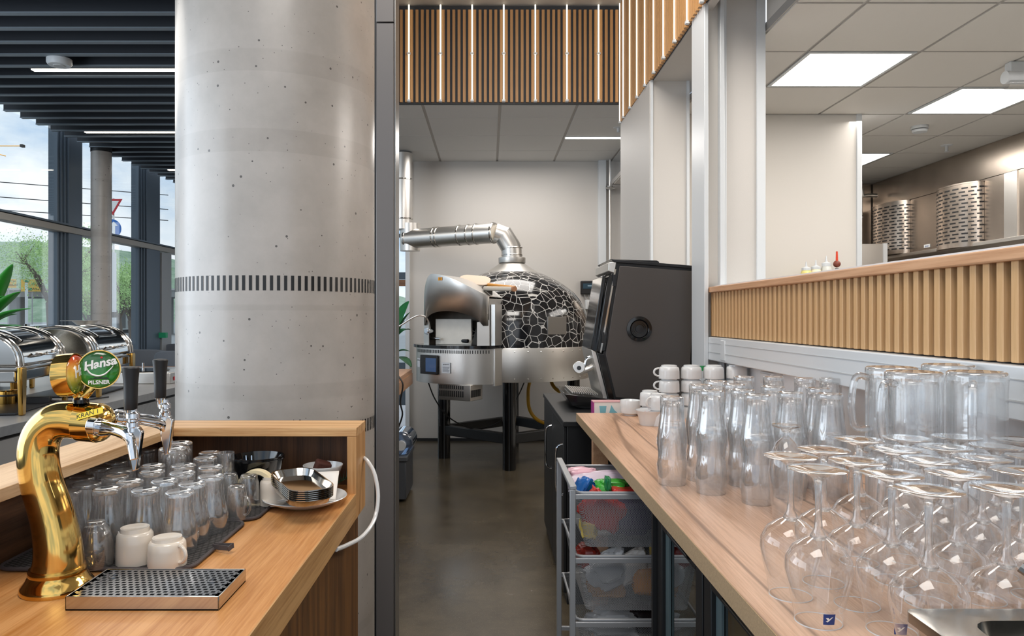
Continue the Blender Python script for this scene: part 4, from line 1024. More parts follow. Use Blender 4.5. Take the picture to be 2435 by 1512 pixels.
def bag(lab, x, y, z, sx, sy, sz, col, rot=0, tilt=0, cat='bag', rough=.25):
    if col not in PACK: PACK[col] = M_('packet_'+{'B9342B':'red','D8C9D8':'lilac','3FA63A':'green','1C5FA8':'blue','E0C56A':'yellow','C9CCD0':'clear','E59A3C':'orange','8A2A20':'dark_red','E4B7C4':'pink','2A2022':'black','1F7A44':'dark_green','B58A5A':'tan','E8E4E0':'white','4A3A5A':'plum'}[col], col, rough, bump=.6, bscale=35)
    y = 2.165+(y-1.86)*1.18; x += .022; z += .094 if z > .56 else .084 if z > .38 else .074; sx *= 1.15; sy *= 1.1; sz *= 1.1
    from mathutils import noise
    g = G().sph((0,0,0), 1, 26, 16); vv = []; sd = Vector((x*90, y*70, z*110))
    for p in g.v:
        p = Vector(p); q = Vector((math.copysign(abs(p.x)**.5, p.x), math.copysign(abs(p.y)**.6, p.y), math.copysign(abs(p.z)**.6, p.z)))
        d = noise.noise(p*1.6+sd)*.30+abs(noise.noise(p*3.7+sd))*.22-.08; q *= 1+d
        vv.append(Vector((q.x*sx, q.y*sy, q.z*sz)))
    g.v = vv; M = Matrix.Translation((x, y, z)) @ Matrix.Rotation(rot, 4, 'Z') @ Matrix.Rotation(tilt, 4, 'Y'); g.xf(M)
    o = build('snack_bag', g, PACK[col], None, angle=22); tag(o, lab, cat, 'packets in the mesh drawers'); return o
bag('red snack bag pressed against the front mesh of the top drawer', .325, 1.925, .660, .055, .03, .05, 'B9342B', 0, .5)
bag('yellow bag low in the left corner of the top drawer', .285, 1.93, .610, .025, .03, .03, 'E0C56A')
bag('dark plum bag on the right of the top drawer', .42, 1.94, .64, .06, .035, .05, '4A3A5A')
bag('grey clear bag at the right end of the top drawer', .52, 1.95, .65, .045, .04, .05, 'C9CCD0')
bag('lilac plastic bag across the back of the top drawer', .36, 2.10, .69, .10, .05, .038, 'D8C9D8', .2)
bag('pink paper packet in the back left corner of the top drawer', .295, 2.15, .71, .045, .03, .022, 'E4B7C4', .3)
bag('blue and white packet sticking up in the top drawer', .278, 2.00, .705, .02, .03, .035, '1C5FA8', .6, .6)
bag('bright green packet on top of the top drawer pile', .37, 1.99, .715, .05, .035, .020, '3FA63A', -.2)
bag('dark green bag clip standing in the top drawer', .348, 1.955, .735, .006, .02, .022, '1F7A44', .2)
bag('red printed packet by the green one in the top drawer', .40, 1.95, .70, .045, .03, .022, 'B9342B')
bag('milky plastic bag on the left of the middle drawer', .345, 1.925, .49, .055, .03, .045, 'C9CCD0', 0, -.5)
bag('white plastic bag in the centre of the middle drawer', .42, 1.93, .50, .05, .03, .045, 'E8E4E0', 0, -.4)
bag('orange packet on the right of the middle drawer', .46, 1.92, .46, .04, .028, .04, 'E59A3C')
bag('dark red bag at the left corner of the middle drawer', .285, 1.96, .52, .03, .04, .03, '8A2A20')
bag('tan packet at the bottom of the middle drawer', .34, 1.94, .43, .05, .03, .025, 'B58A5A')
bag('yellow packet in the back of the middle drawer', .52, 1.98, .50, .03, .04, .035, 'E0C56A')
bag('clear wrapper in the third drawer', .36, 1.96, .32, .07, .04, .035, 'C9CCD0')
bag('dark wrapper on the right of the third drawer', .48, 1.98, .32, .06, .04, .035, '2A2022')

# ---- beer glasses on the worktop (nested pairs, upside down)
b3 = beer_proto('beer_glass', .165, .0385, .0365, .0485, .0445, 'lower glass of the front pair nearest the bowl', 'nested beer glasses on the oak worktop')
S3 = snapshot(b3)
ORD = ['first', 'second', 'third', 'fourth', 'fifth', 'sixth', 'seventh', 'eighth', 'ninth', 'tenth', 'eleventh', 'twelfth', 'thirteenth', 'fourteenth', 'fifteenth', 'sixteenth']
ST = [(1598,942,.235,'the leftmost pair beside the white bowl'), (1691,927,0,'the front pair just right of the leftmost'), (1801,937,0,'the front pair third from the left'), (1666,914,0,'the pair tucked behind the two leftmost'),
      (1746,913,0,'the second row pair between the front ones'), (1703,905,0,'the back pair near the stacked cups'), (1769,895,0,'the back pair right of the cups'), (1842,918,0,'the second row pair behind the third one'),
      (1879,932,0,'the pair above the leaning glass'), (1902,963,.21,'the lower leaning pair in front of the green tinted ones'), (1839,895,0,'the back pair in the middle by the white wall'), (1914,898,0,'the back pair against the white duct'),
      (1930,920,0,'the second row pair left of the big mugs'), (1972,935,0,'the front pair just left of the big mugs'), (1975,898,0,'the rearmost pair left of the big mugs'), (1765,925,.255,'the squeezed pair between second and third front pairs')]
first = True
for i, (x, y, h, lab) in enumerate(ST):
    H2 = h or .262
    Y = FPX*(EYE-CT-H2)/(y-VY); X = (x-VX)*Y/FPX
    off = H2-.165; sc = (.82,.82,1) if i == 0 else None
    a = random.random()*6
    lo = 'lower glass of '+lab; up = 'upper glass of '+lab
    if X > 1.10: X = 1.10
    if first: b3.location = (X, Y, CT); b3['label'] = lo; b3.scale = sc; first = False
    else: dup(S3, (X, Y, CT), a, lo, scale=sc)
    u = dup(S3, (X, Y, CT+off), a+1, up, scale=sc)
    if i == 9: u.rotation_euler = (.05, .10, a)
# ---- beer mugs stacked by the wall
def mugproto():
    t = thing('beer_mug', 'm', 'mug', (0,0,0), 'stacked heavy beer mugs')
    H, r = .170, .052
    out = [(r*.97, 0), (r, .01), (r, .03), (r*.985, .06), (r*.975, .13), (r*1.02, H-.012), (r*1.0, H-.003), (r*.93, H), (r*.7, H-.002), (.0005, H-.004)]
    inn = [(.0005, H-.018), (r*.78, H-.018), (r*.86, H-.026), (r*.88, .06), (r*.90, .01), (r*.90, 0)]
    build('glass_body', G().lathe(out+inn, 64, flute=(16, .022, .05, H-.012), closed=True), GL, t, angle=60)
    pts = [(-r*.95, 0, H*.86), (-r-.022, 0, H*.88), (-r-.032, 0, H*.76), (-r-.036, 0, H*.45), (-r-.026, 0, H*.22), (-r*.95, 0, H*.20)]
    build('handle', G().tube(pts, .0075, 10, smooth=4), GLS, t); return t
mg = mugproto(); SM = snapshot(mg); first = True
for (x, y, Y, a, lab) in ((2120,872,1.60,0,'second row left'), (2187,884,1.45,.35,'front left, handle to the left'), (2255,866,1.60,.2,'back row, between the two front columns'), (2333,884,1.42,.9,'front right by the white duct')):
    X = (x-VX)*Y/FPX; ztop = EYE-(y-VY)*Y/FPX
    for k in (1, 0):
        l = ('upper' if k else 'lower')+' heavy beer mug of the column standing '+lab
        z = CT+.17*k
        if k == 0: pass
        sc = (1, 1, (ztop-CT)/.34); z = CT+(ztop-CT)/2*k
        if first: mg.location = (X, Y, z); mg.scale = sc; mg.rotation_euler = (0,0,a); mg['label'] = l; first = False
        else: dup(SM, (X, Y, z), a, l, scale=sc)
# ---- wine glasses upside down
def wineproto():
    t = thing('wine_glass', 'w', 'glass', (0,0,0), 'upturned wine glasses on the oak worktop')
    H = .225
    prof = [(.0325, 0), (.037, .03), (.044, .058), (.0475, .078), (.046, .094), (.036, .110), (.020, .121), (.0085, .127)]
    # smooth the bowl profile
    build('bowl', G().shell(prof, 48), GLW, t, angle=80)
    r = .0325; build('rim', G().lathe([(r+.0007, 0), (r+.0007, .0012), (r-.0007, .0012), (r-.0007, 0)], 48, closed=True), GLR, t)
    build('stem', G().lathe([(.0005,.119),(.010,.1215),(.012,.1265),(.0062,.137),(.0046,.155),(.0044,.180),(.0052,.200),(.0085,.2115),(.016,.2165)], 28), GLS, t, angle=80)
    build('foot', G().lathe([(.0160,.2165),(.030,.2215),(.0405,.2238),(.0415,.2248),(.0405,.2255),(.025,.2248),(.0005,.2225)], 48), GL, t, angle=80)
    return t
wg = wineproto(); SW = snapshot(wg); first = True
WL = [(1950,1115,'front wine glass with a blue sticker, standing closest on the left'), (1885,1083,'leftmost wine glass, standing out over the bare oak'), (1958,1070,'wine glass right behind the two leftmost'), (2040,1096,'wine glass in the second diagonal row, right of the leftmost ones'),
 (2125,1130,'front wine glass with a blue sticker, second from the left'), (2230,1172,'nearest wine glass, just behind the steel insert'), (2070,1048,'wine glass at the back left of the crowd'), (2130,1064,'wine glass two behind the second front one'), (2215,1092,'wine glass in the very middle of the crowd'),
 (2285,1126,'wine glass behind and right of the nearest one'), (2378,1156,'wine glass at the right edge behind the steel insert'), (2165,1046,'wine glass in the back row below the left mugs'), (2255,1063,'wine glass in the back row, centre'), (2325,1088,'wine glass near the right edge, middle row'),
 (2410,1112,'wine glass cut by the right edge, middle row'), (2280,1040,'wine glass in the last row below the right mugs'), (2345,1060,'wine glass in the back row near the right edge'), (2405,1042,'wine glass in the last row at the right edge'), (2440,1080,'wine glass mostly outside the right edge')]
BS = M_('blue_sticker', '1D3F85', .4)
for i, (x, y, lab) in enumerate(WL):
    Y = FPX*(EYE-CT-.225)/(y-VY); X = (x-VX)*Y/FPX; a = random.random()*6
    if first: wg.location = (X, Y, CT); wg['label'] = lab; w_ = wg; first = False
    else: w_ = dup(SW, (X, Y, CT), 0, lab)
    if i in (0, 4):
        g = G(); q = 6; a0 = -pi/2-.03 if i == 0 else -pi/2-.2
        vs = []
        for k in range(q+1):
            aa = a0-.22+.44*k/q
            for rr, z in ((.0362, .010), (.0388, .026)): vs.append((rr*cos(aa), rr*sin(aa), z))
        g.add(vs, [(2*k, 2*k+2, 2*k+3, 2*k+1) for k in range(q)])
        o = build('sticker', g, BS, None, smooth=True); o.parent = w_
        sv = [(-.62,.3),(-.2,.36),(0,.1),(.3,.42),(.62,.5),(.1,-.1),(-.3,-.5),(-.6,-.3),(-.25,-.15)]
        g2 = G(); vs = []
        for u, v in sv:
            aa = a0+.22*u; zz = .018+.008*v; rr = .0362+(.0026)*(zz-.010)/.016+.0004; vs.append((rr*cos(aa), rr*sin(aa), zz))
        g2.add(vs, [tuple(range(len(vs)))]); o2 = build('sticker_print', g2, WHITEP, None, smooth=False); o2.parent = o
# extra tulip glass behind the leftmost wine glass
p = onz(1862, 1290, CT)
t = thing('tulip_glass', 'slender tulip beer glass half hidden behind the leftmost wine glass', 'glass', (.66, 1.62, CT)); q = Vector((.66, 1.62, CT))
build('bowl', G().shell([(.028,0),(.034,.05),(.038,.10),(.035,.14),(.022,.170),(.008,.182)], 40, q), GLW, t, angle=80)
build('foot', G().lathe([(.008,.180),(.007,.192),(.012,.200),(.030,.206),(.031,.209),(.0005,.207)], 40, q), GLS, t, angle=80)
# ---- cups by the coffee machine
cp = cup_proto('coffee_cup', .043, .062, 'c', 'cup', 'stacked white coffee cups'); SCu = snapshot(cp); first = True
def cup(x, ytop, Y, n, lab, ang=pi, sc=1):
    global first
    ztop = EYE-(ytop-VY)*Y/FPX; X = (x-VX)*Y/FPX; h = (ztop-CT)/n
    for k in range(n):
        nm = '%s cup of the stack %s' % (['lowest', 'second', 'third', 'top'][k if n == 4 else (0 if k == 0 else 3)], lab) if n > 1 else lab
        if first: cp.location = (X, Y, CT+h*k); cp.scale = (sc, sc, h/.062); cp.rotation_euler = (0,0,ang); cp['label'] = nm; first = False
        else: dup(SCu, (X, Y, CT+h*k), ang, nm, scale=(sc, sc, h/.062))
cup(1591, 868, 3.22, 4, 'nearest the coffee machine', pi, 1.05)
cup(1644, 868, 3.24, 4, 'second from the coffee machine', 1.2, 1.05)
cup(1697, 868, 3.24, 4, 'third from the coffee machine', 1.0, 1.05)
cup(1752, 867, 3.24, 4, 'fourth, nearest the white wall', 1.4, 1.05)
cup(1545, 928, 3.16, 2, 'standing low left of the tall stacks', .6)
cup(1566, 936, 3.02, 2, 'standing low behind the white bowl', 3.6)
# upright cup and bowl
p = onz(1494, 984, CT)
t = thing('coffee_cup', 'single white cup standing upright beside the tea box', 'cup', p); r = .046
build('cup_body', G().lathe([(.0005,0),(r*.62,0),(r*.66,.006),(r*.93,.012),(r,.025),(r,.068),(r*.985,.070),(r*.94,.068),(r*.93,.025),(r*.6,.012),(.0005,.011)], 40, p), PORC, t, angle=50)
pts = [p+Vector((r*.95+cos(-pi/2+pi*i/8)*.026, -.01, .040+sin(-pi/2+pi*i/8)*.020)) for i in range(9)]; build('handle', G().tube(pts, .005, 8), PORC, t)
p = onz(1545, 1010, CT); bowl('snack_bowl', 'white ribbed bowl with pink crumbs beside the leftmost beer glasses', p, .060, .062, PORC, base=.66)
t = thing('sweets', 'thin layer of pink and white crumbs inside the white bowl', 'sweets', p+Vector((0,0,.03))); g = G()
random.seed(3)
for i in range(120):
    a = random.random()*6.28; q = random.random()**.5*.045; c = p+Vector((q*cos(a), q*sin(a), .046+random.random()*.006)); g.box(-.003,.003,-.002,.002,-.001,.001, Matrix.Translation(c) @ Matrix.Rotation(a, 4, 'Z'))
o = build('crumbs', g, M_('pink_crumbs', 'D9A0A0', .7), t, smooth=False); o['kind'] = 'stuff'
# tea box
Yb = 3.46; x0 = at(1411,0,Yb).x; x1 = at(1476,0,Yb).x
t = thing('tea_box', 'small white carton printed with a teal cup and jug', 'box', (x0, Yb, .86))
build('carton', G().box(x0, x1+.03, Yb, Yb+.07, .861, .942), PAPER, t, bev=.001); build('lid', G().box(x0-.001, x1+.031, Yb-.001, Yb+.071, .942, .946), M_('lid_print', 'D8A7A9', .5), t, smooth=False)
TEAL = M_('teal_print', '7FB9C4', .5)
g = G().prism([(x0+.028,.925),(x0+.062,.925),(x0+.056,.875),(x0+.034,.875)], Yb-.0012, Yb-.0004, 'y'); build('print_cup', g, TEAL, t, smooth=False)
g = G().prism([(x0+.085,.930),(x0+.10,.905),(x0+.135,.875),(x0+.070,.872)], Yb-.0012, Yb-.0004, 'y'); build('print_jug', g, TEAL, t, smooth=False)
build('print_edge', G().box(x0-.0012, x0+.004, Yb-.001, Yb+.07, .862, .942), M_('magenta_print', 'B03A8A', .5), t, smooth=False)
# green capped bottle behind
p = Vector(at(1655, 0, 3.75)); p.z = .86
t = thing('water_bottle', 'small plastic bottle with a green cap behind the coffee machine', 'bottle', (.985, 3.5, CT)); q = Vector((.985, 3.36, CT))
build('bottle_body', G().lathe([(.0005,0),(.028,0),(.029,.10),(.027,.14),(.012,.185),(.012,.20)], 24, q), GLW, t); build('drink', G().lathe([(.0005,.003),(.026,.003),(.027,.10),(.0005,.10)], 24, q), M_('reddish_drink', '8A3A2A', .3), t); build('cap', G().lathe([(.014,.20),(.014,.222),(.0005,.222)], 20, q), M_('green_cap', '1E8A4A', .4), t)

# ---- coffee machine
CY0, CY1 = 3.85, 4.32
def cp_(x, y, Y=CY0): q = at(x, y, Y); return (q.x, q.z)
t = thing('coffee_machine', 'tall dark automatic coffee machine with a round side fan', 'coffee machine', (.9, 4.05, .86))
out = [cp_(1463,622), cp_(1664,636), cp_(1661,668), cp_(1646,880), (cp_(1646,880)[0]-.01, .885), cp_(1459,948), cp_(1437,842), cp_(1443,760)]
body = [cp_(1463,622), cp_(1660,634), (cp_(1642,0)[0], .885), cp_(1459,950), cp_(1434,842)]
SIDE = M_('dark_bronze_panel', '4E4946', .42, metal=.35, bump=.05, bscale=500)
build('carcass', G().prism(body, CY0+.004, CY1, 'y'), BLACKSAT, t, bev=.004)
build('side_panel', G().prism([cp_(1473,632), cp_(1654,645), cp_(1641,870), (cp_(1636,0)[0], .89), cp_(1464,945), cp_(1440,842)], CY0-.004, CY0+.006, 'y'), SIDE, t, bev=.003)
build('rear_edge', G().prism([cp_(1656,640), cp_(1664,634), (cp_(1647,0)[0], .885), (cp_(1640,0)[0], .885)], CY0-.008, CY1, 'y'), BLACKGL, t, bev=.003)
build('top_lid', G().prism([cp_(1452,616), cp_(1664,633), cp_(1664,640), cp_(1460,624)], CY0-.008, CY1, 'y'), BLACK, t, bev=.003)
build('bean_hopper_lid', G().prism([cp_(1455,614), cp_(1568,617), cp_(1574,620), cp_(1574,626), cp_(1455,618)], CY0+.06, CY1-.05, 'y'), BLACK, t, bev=.003)
build('upper_front', G().prism([cp_(1446,660), cp_(1462,640), cp_(1441,835), cp_(1418,838)], CY0+.002, CY1, 'y'), BLACKGL, t, bev=.004)
build('front_trim', G().prism([cp_(1461,640), cp_(1465,640), cp_(1430,838), cp_(1426,838)], CY0-.006, CY0+.004, 'y'), STEEL_H, t, smooth=False)
build('hinge', G().box(cp_(1456,0)[0], cp_(1463,0)[0], CY0-.010, CY0-.002, cp_(0,680)[1], cp_(0,653)[1]), BLACK, t, smooth=False)
build('hinge', G().box(cp_(1430,0)[0], cp_(1437,0)[0], CY0-.010, CY0-.002, cp_(0,815)[1], cp_(0,790)[1]), BLACK, t, smooth=False)
build('head_cap', G().prism([cp_(1447,624), cp_(1466,621), cp_(1461,650), cp_(1446,645)], CY0-.006, CY1-.01, 'y'), STEEL, t, bev=.004)
build('display_panel', G().prism([cp_(1437,655), cp_(1446,650), cp_(1420,838), cp_(1408,832)], CY0+.06, CY1-.04, 'y'), BLACKGL, t, bev=.004)
build('lower_front', G().prism([cp_(1408,832), cp_(1420,838), cp_(1448,950), cp_(1436,950)], CY0+.03, CY1-.02, 'y'), STEEL, t, bev=.003)
build('lower_edge', G().prism([cp_(1420,838), cp_(1436,842), cp_(1460,948), cp_(1448,950)], CY0, CY1, 'y'), BLACKGL, t, bev=.002)
fc = at(1520, 782, CY0-.004); Mf = Matrix.Translation(fc) @ Matrix.Rotation(pi/2, 4, 'X')
fan = build('fan_cover', G().lathe([(.067,0),(.066,.006),(.050,.008),(.044,.002),(.0005,.002)], 48, M=Mf), BLACKGL, t, angle=40)
for r_ in (.036, .028): build('fan_ring', G().lathe([(r_+.002,.002),(r_+.002,.009),(r_-.002,.009),(r_-.002,.002)], 40, M=Mf, closed=True), BLACKGL, fan)
build('fan_hub', G().lathe([(.020,.002),(.020,.010),(.0005,.011)], 32, M=Mf), BLACK, fan)
Ym = 4.0
build('milk_spout', G().tube([at(1424,858,Ym), at(1412,848,Ym), at(1397,852,Ym), at(1391,866,Ym), at(1390,878,Ym)], .008, 10, smooth=4), CHROME, t)
build('spout_arm', G().tube([at(1420,862,Ym), at(1402,876,Ym), at(1378,884,Ym)], [.018,.016,.014], 12, smooth=3), STEEL, t)
build('spout_knob', G().cyl(at(1377,873,Ym-.03), at(1377,873,Ym+.04), .033, n=32), STEEL, t, bev=.003); build('knob_cap', G().cyl(at(1377,875,Ym-.033), at(1377,875,Ym-.028), .012), BLACK, t)
g = G().prism([cp_(1334,928,Ym), cp_(1452,942,Ym), cp_(1452,952,Ym), cp_(1352,957,Ym)], CY0-.02, CY1-.04, 'y')
build('drip_tray', g, BLACKGL, t, bev=.004)
g = G()
for k in range(12):
    a = cp_(1345,927,Ym); X = a[0]+.012*k+.02; g.box(X, X+.006, CY0+.02, CY1-.09, a[1]-.004-.0009*k, a[1]+.003-.0009*k)
o = build('drip_grille', g, STEEL, t, smooth=False); o['kind'] = 'stuff'
build('tray_foot', G().prism([cp_(1352,957,Ym), cp_(1452,952,Ym), (cp_(1452,0,Ym)[0], .861), (cp_(1380,0,Ym)[0], .861)], CY0+.02, CY1-.08, 'y'), BLACKSAT, t, smooth=False)
for x in (1475, 1630):
    for y in (CY0+.04, CY1-.06): build('foot', G().cyl((cp_(x,0)[0], y, .86), (cp_(x,0)[0], y, .92), .018), BLACKSAT, t)

# ---- nudge apart anything that touches its neighbour
def relax():
    RAD = {'wine_glass': .0475, 'beer_mug': .0535, 'tall_glass': .036, 'mug': .033, 'glass_mug': .0225, 'straight_glass': .0195, 'tumbler': .0295, 'tulip_glass': .038}
    items = {}
    for o in COL.objects:
        n = o.name.split('.')[0]
        if o.parent is None and (n in RAD or n in ('beer_glass', 'coffee_cup')):
            x, y = o.location.x, o.location.y
            r = RAD.get(n) or (.033 if x < 0 else .0475*o.scale[0] if n == 'beer_glass' else .0435*max(1, o.scale[0]))
            items.setdefault((round(x, 3), round(y, 3)), [x, y, r, x < 0, []])[4].append(o)
    A = list(items.values())
    for it in range(200):
        for i in range(len(A)):
            for j in range(i):
                a, b = A[i], A[j]
                if a[3] != b[3]: continue
                dx, dy = a[0]-b[0], a[1]-b[1]; d = sqrt(dx*dx+dy*dy) or 1e-4; m = a[2]+b[2]+.0008
                if d < m:
                    k = (m-d)/2/d*.5; a[0] += dx*k; a[1] += dy*k; b[0] -= dx*k; b[1] -= dy*k
        for a in A:
            if a[3]: a[0] = min(max(a[0], -.884+a[2]), -.35); a[1] = min(max(a[1], 1.245+a[2]), 1.945-a[2])
            else: a[0] = min(max(a[0], .42+a[2]), 1.158-a[2]); a[1] = min(max(a[1], .90+a[2]), 3.36-a[2])
    for a in A:
        for o in a[4]: o.location.x = a[0]; o.location.y = a[1]
relax()

# ---- steel insert at the lower right
INS = M_('insert_steel', '9C9994', .2, metal=1)
def insert_():
    zt = .995; X0, X1, Y0, Y1 = .503, .86, .60, .886
    t = thing('steel_insert', 'stainless insert with cutlery hollows at the lower right corner', 'container', ((X0+X1)/2, (Y0+Y1)/2, CT))
    o = rrect(X0, X1, Y0, Y1, .012, 4); i_ = rrect(X0+.006, X1-.006, Y0+.006, Y1-.006, .012, 4)
    h = rrect(X0+.052, X1-.03, Y0+.03, Y1-.035, .03, 4)
    n = len(o)
    rings = [[(x, y, zt-.012) for x, y in o], [(x, y, zt) for x, y in o], [(x, y, zt+.001) for x, y in i_], [(x, y, zt) for x, y in h], [(x*.98+(X0+X1)/2*.02, y*.96+(Y0+Y1)/2*.04, zt-.06) for x, y in h]]
    vs = [q for r in rings for q in r]; fs = [(a*n+k, a*n+(k+1) % n, (a+1)*n+(k+1) % n, (a+1)*n+k) for a in range(4) for k in range(n)]+[tuple(range(4*n, 5*n))]
    build('rim', G().add(vs, fs), INS, t, angle=40)
    lo = [(x, y, zt-.012) for x, y in i_]; l2 = [(x, y, CT+.001) for x, y in rrect(X0+.03, X1-.03, Y0+.03, Y1-.03, .012, 4)]
    build('well', G().add(lo+l2, [(k, (k+1) % n, n+(k+1) % n, n+k) for k in range(n)]+[tuple(range(n, 2*n))]), INS, t, angle=40)
    build('divider', G().box(X0+.06, X1-.04, (Y0+Y1)/2-.015, (Y0+Y1)/2-.009, zt-.06, zt-.015), INS, t, smooth=False)
    s = thing('serving_spoon', 'steel spoon handle rising out of the insert at the right edge', 'spoon', (.8, .8, zt-.05))
    build('spoon_handle', G().tube([(.66,.80,zt-.045), (.70,.85,zt+.0), (.66,.905,zt+.045)], [.007,.007,.008], 10, smooth=4), INS, s)
    build('spoon_bowl', G().sph((.655,.775,zt-.05), .022, 16, 10, (1,1.3,.35)), INS, s)
insert_()
# ================================================================== PIZZA OVEN
OX, OY = .22, 7.0
t = thing('pizza_oven', 'domed pizza oven with black crackle glaze and steel mouth hood', 'oven', (OX, OY, 0))
R = .735
prof = [(R-.002,1.076),(R,1.12),(R-.004,1.25),(.722,1.34),(.695,1.42),(.650,1.50),(.585,1.58),(.500,1.65),(.395,1.71),(.285,1.758),(.19,1.785)]
build('dome', G().shell(prof, 96, (OX,OY,0)), DOME, t, angle=80)
build('steel_band', G().lathe([(.2,.78),(R,.78),(R+.002,.785),(R+.002,1.07),(R,1.076),(.2,1.076)], 96, (OX,OY,0)), STEEL, t, angle=40)
g = G()
for k in range(40):
    a = 2*pi*k/40
    for z in (.81, 1.045): g.sph((OX+(R+.003)*cos(a), OY+(R+.003)*sin(a), z), .006, 6, 4)
o = build('rivets', g, STEEL_H, t); o['kind'] = 'stuff'
build('cone_collar', G().lathe([(.27,1.757),(.20,1.80),(.135,1.845),(.118,1.86)], 48, (OX,OY,0)), STEEL, t, angle=50)
# inspection plate on dome
a = -pi/2+.53; zc = EYE-(774-VY)*6.4/FPX; n_ = Vector((cos(a), sin(a), .18)).normalized()
c0 = Vector((OX+.735*cos(a), OY+.735*sin(a), zc)); Mp = frame(c0, Vector((0,0,1)).cross(n_), Vector((0,0,1)))
build('inspection_plate', G().box(-.10, .10, -.078, .078, -.02, .006, Mp), M_('plate_grey', '8F8B86', .35, metal=.8), t, bev=.003)
# legs & base frame
legs = [(-.43, 6.97), (.178, 6.43), (.80, 6.92), (.25, 7.60)]
for x, y in legs: build('leg', G().cyl((x,y,0), (x,y,.80 if x < -.3 else .785), .060, n=28), BLACKGL, t)
for i in range(4):
    a_, b_ = Vector((*legs[i], .0)), Vector((*legs[(i+1) % 4], 0)); d = (b_-a_).normalized(); M = frame(a_+Vector((0,0,.27)), d, Vector((0,0,1)))
    build('base_rail', G().box(.03, (b_-a_).length-.03, -.045, .045, -.035, .035, M), BLACKSAT, t, bev=.006)
# mouth module: local frame u (right), v (towards the viewer), centre
ang = radians(-30); U = Vector((cos(ang), sin(ang), 0)); V = Vector((sin(ang), -cos(ang), 0)); MC = Vector((-.315, 6.35, 0))
def L(u, v, z): return MC+U*u+V*v+Vector((0,0,z))
HW = .39
def bowed(hw, bow, n=16, back=-.30):
    P = []
    for i in range(n+1):
        s = -1+2*i/n; P.append((hw*s, bow*(1-abs(s)**2.6)))
    return P
def sheet(name, z0, z1, hw, bow, mat, thick=True):
    P = bowed(hw, bow, 24)+[(hw, -.30), (-hw, -.30)]
    n = len(P); vs = [L(u, v, z0) for u, v in P]+[L(u, v, z1) for u, v in P]
    g = G().add(vs, [(i, (i+1) % n, n+(i+1) % n, n+i) for i in range(n)]+[tuple(range(n)), tuple(range(n, 2*n))]); return build(name, g, mat, t, angle=30)
box = sheet('control_box', .775, 1.075, HW, .17, STEEL)
sheet('stone_shelf', 1.078, 1.103, HW+.03, .20, BLACKGL)
g = G(); P = bowed(HW+.002, .172, 44)
for i in range(3, 44):
    u, v = P[i]; u2, v2 = P[i-1]; q = L(u, v, 1.035); w_ = (L(u, v, 0)-L(u2, v2, 0)).normalized()
    g.add([q-w_*.004, q+w_*.004, q+w_*.004+Vector((0,0,.028)), q-w_*.004+Vector((0,0,.028))], [(0,1,2,3)])
o = build('vent_slots', g, BLACKSAT, box, smooth=False); o['kind'] = 'stuff'
# touch screen
def onbox(u0, z0, w, h, off=.004):
    s = u0/HW; v = .17*(1-abs(s)**2.6); nrm = (V+U*(.17*2.6*abs(s)**1.6*(1 if s > 0 else -1)/HW)).normalized()
    return frame(L(u0, v+off, z0), Vector((0,0,1)).cross(nrm), Vector((0,0,1)))
Ms = onbox(-.135, .935, 0, 0, .010)
sc_ = build('touch_screen', G().box(-.105, .105, -.082, .082, -.01, .006, Ms), BLACKSAT, t, bev=.003)
m, n, l, b = newmat('screen_blue'); b.inputs['Base Color'].default_value = (.02,.04,.09,1); b.inputs['Roughness'].default_value = .15; b.inputs['Emission Color'].default_value = (.16,.28,.55,1); b.inputs['Emission Strength'].default_value = .12
build('screen_glass', G().box(-.035, .092, -.06, .058, .006, .0075, Ms), m, sc_, smooth=False)
Mw = onbox(-.295, .945, 0, 0, .006); lb = build('caution_label', G().box(-.035, .035, -.04, .04, 0, .002, Mw), M_('label_silver', 'C8CBD0', .4), t, smooth=False)
textmesh('lettering', 'CAUTION !!', .0135, BLACKSAT, lb, Mw @ Matrix.Translation((0,.02,.003)), .0002)
Mw = onbox(.045, .93, 0, 0, .006); lb = build('rating_label', G().box(-.042, .042, -.062, .028, 0, .002, Mw), M_('label_silver_two', 'C4C8CE', .4), t, smooth=False)
for k in range(5): build('small_print', G().box(-.034, .034-.006*(k % 3), -.012-.010*k, -.008-.010*k, .002, .0026, Mw), M_('print_grey_%d' % k, '60656C', .5), lb, smooth=False)
textmesh('lettering', 'ggmgastro', .014, M_('print_dark', '33373C', .5), lb, Mw @ Matrix.Translation((0,.014,.003)), .0002)
# hood: curved sheet with an arched opening
g = G(); nseg = 36; vs = []
zs0 = lambda s: 1.36+.165*sqrt(max(0, 1-(s/.80)**2)) if abs(s) < .80 else 1.36
def ztop(s): return 1.42+.30*sqrt(max(0, 1-((s+.10)/1.12)**2)) if s > -1.1 else 1.42
for i in range(nseg+1):
    s = -1+2*i/nseg; u = .335*s+.03; v = .15*(1-abs(s)**2.6)
    zb = 1.27+.125*sqrt(max(0, 1-(s/.86)**2)); zt_ = 1.715-.20*max(0, (-.45-s)/.55)**2.4-.20*max(0, (s+.5)/1.5)**1.8
    vs += [L(u, v, zb), L(u, v, zt_)]
g.add(vs, [(2*i, 2*i+2, 2*i+3, 2*i+1) for i in range(nseg)])
for i in range(nseg):   # roof of the hood leading back to the dome
    pass
b0 = len(g.v); top_i = [2*i+1 for i in range(nseg+1)]
g.add([Vector(g.v[i])-V*.42+Vector((0,0,-.01)) for i in top_i], [])
g.f += [(top_i[i], top_i[i+1], b0+i+1, b0+i) for i in range(nseg)]
h = build('mouth_hood', g, STEEL, t, angle=50); so = h.modifiers.new('solid', 'SOLIDIFY'); so.thickness = .004; so.offset = 0
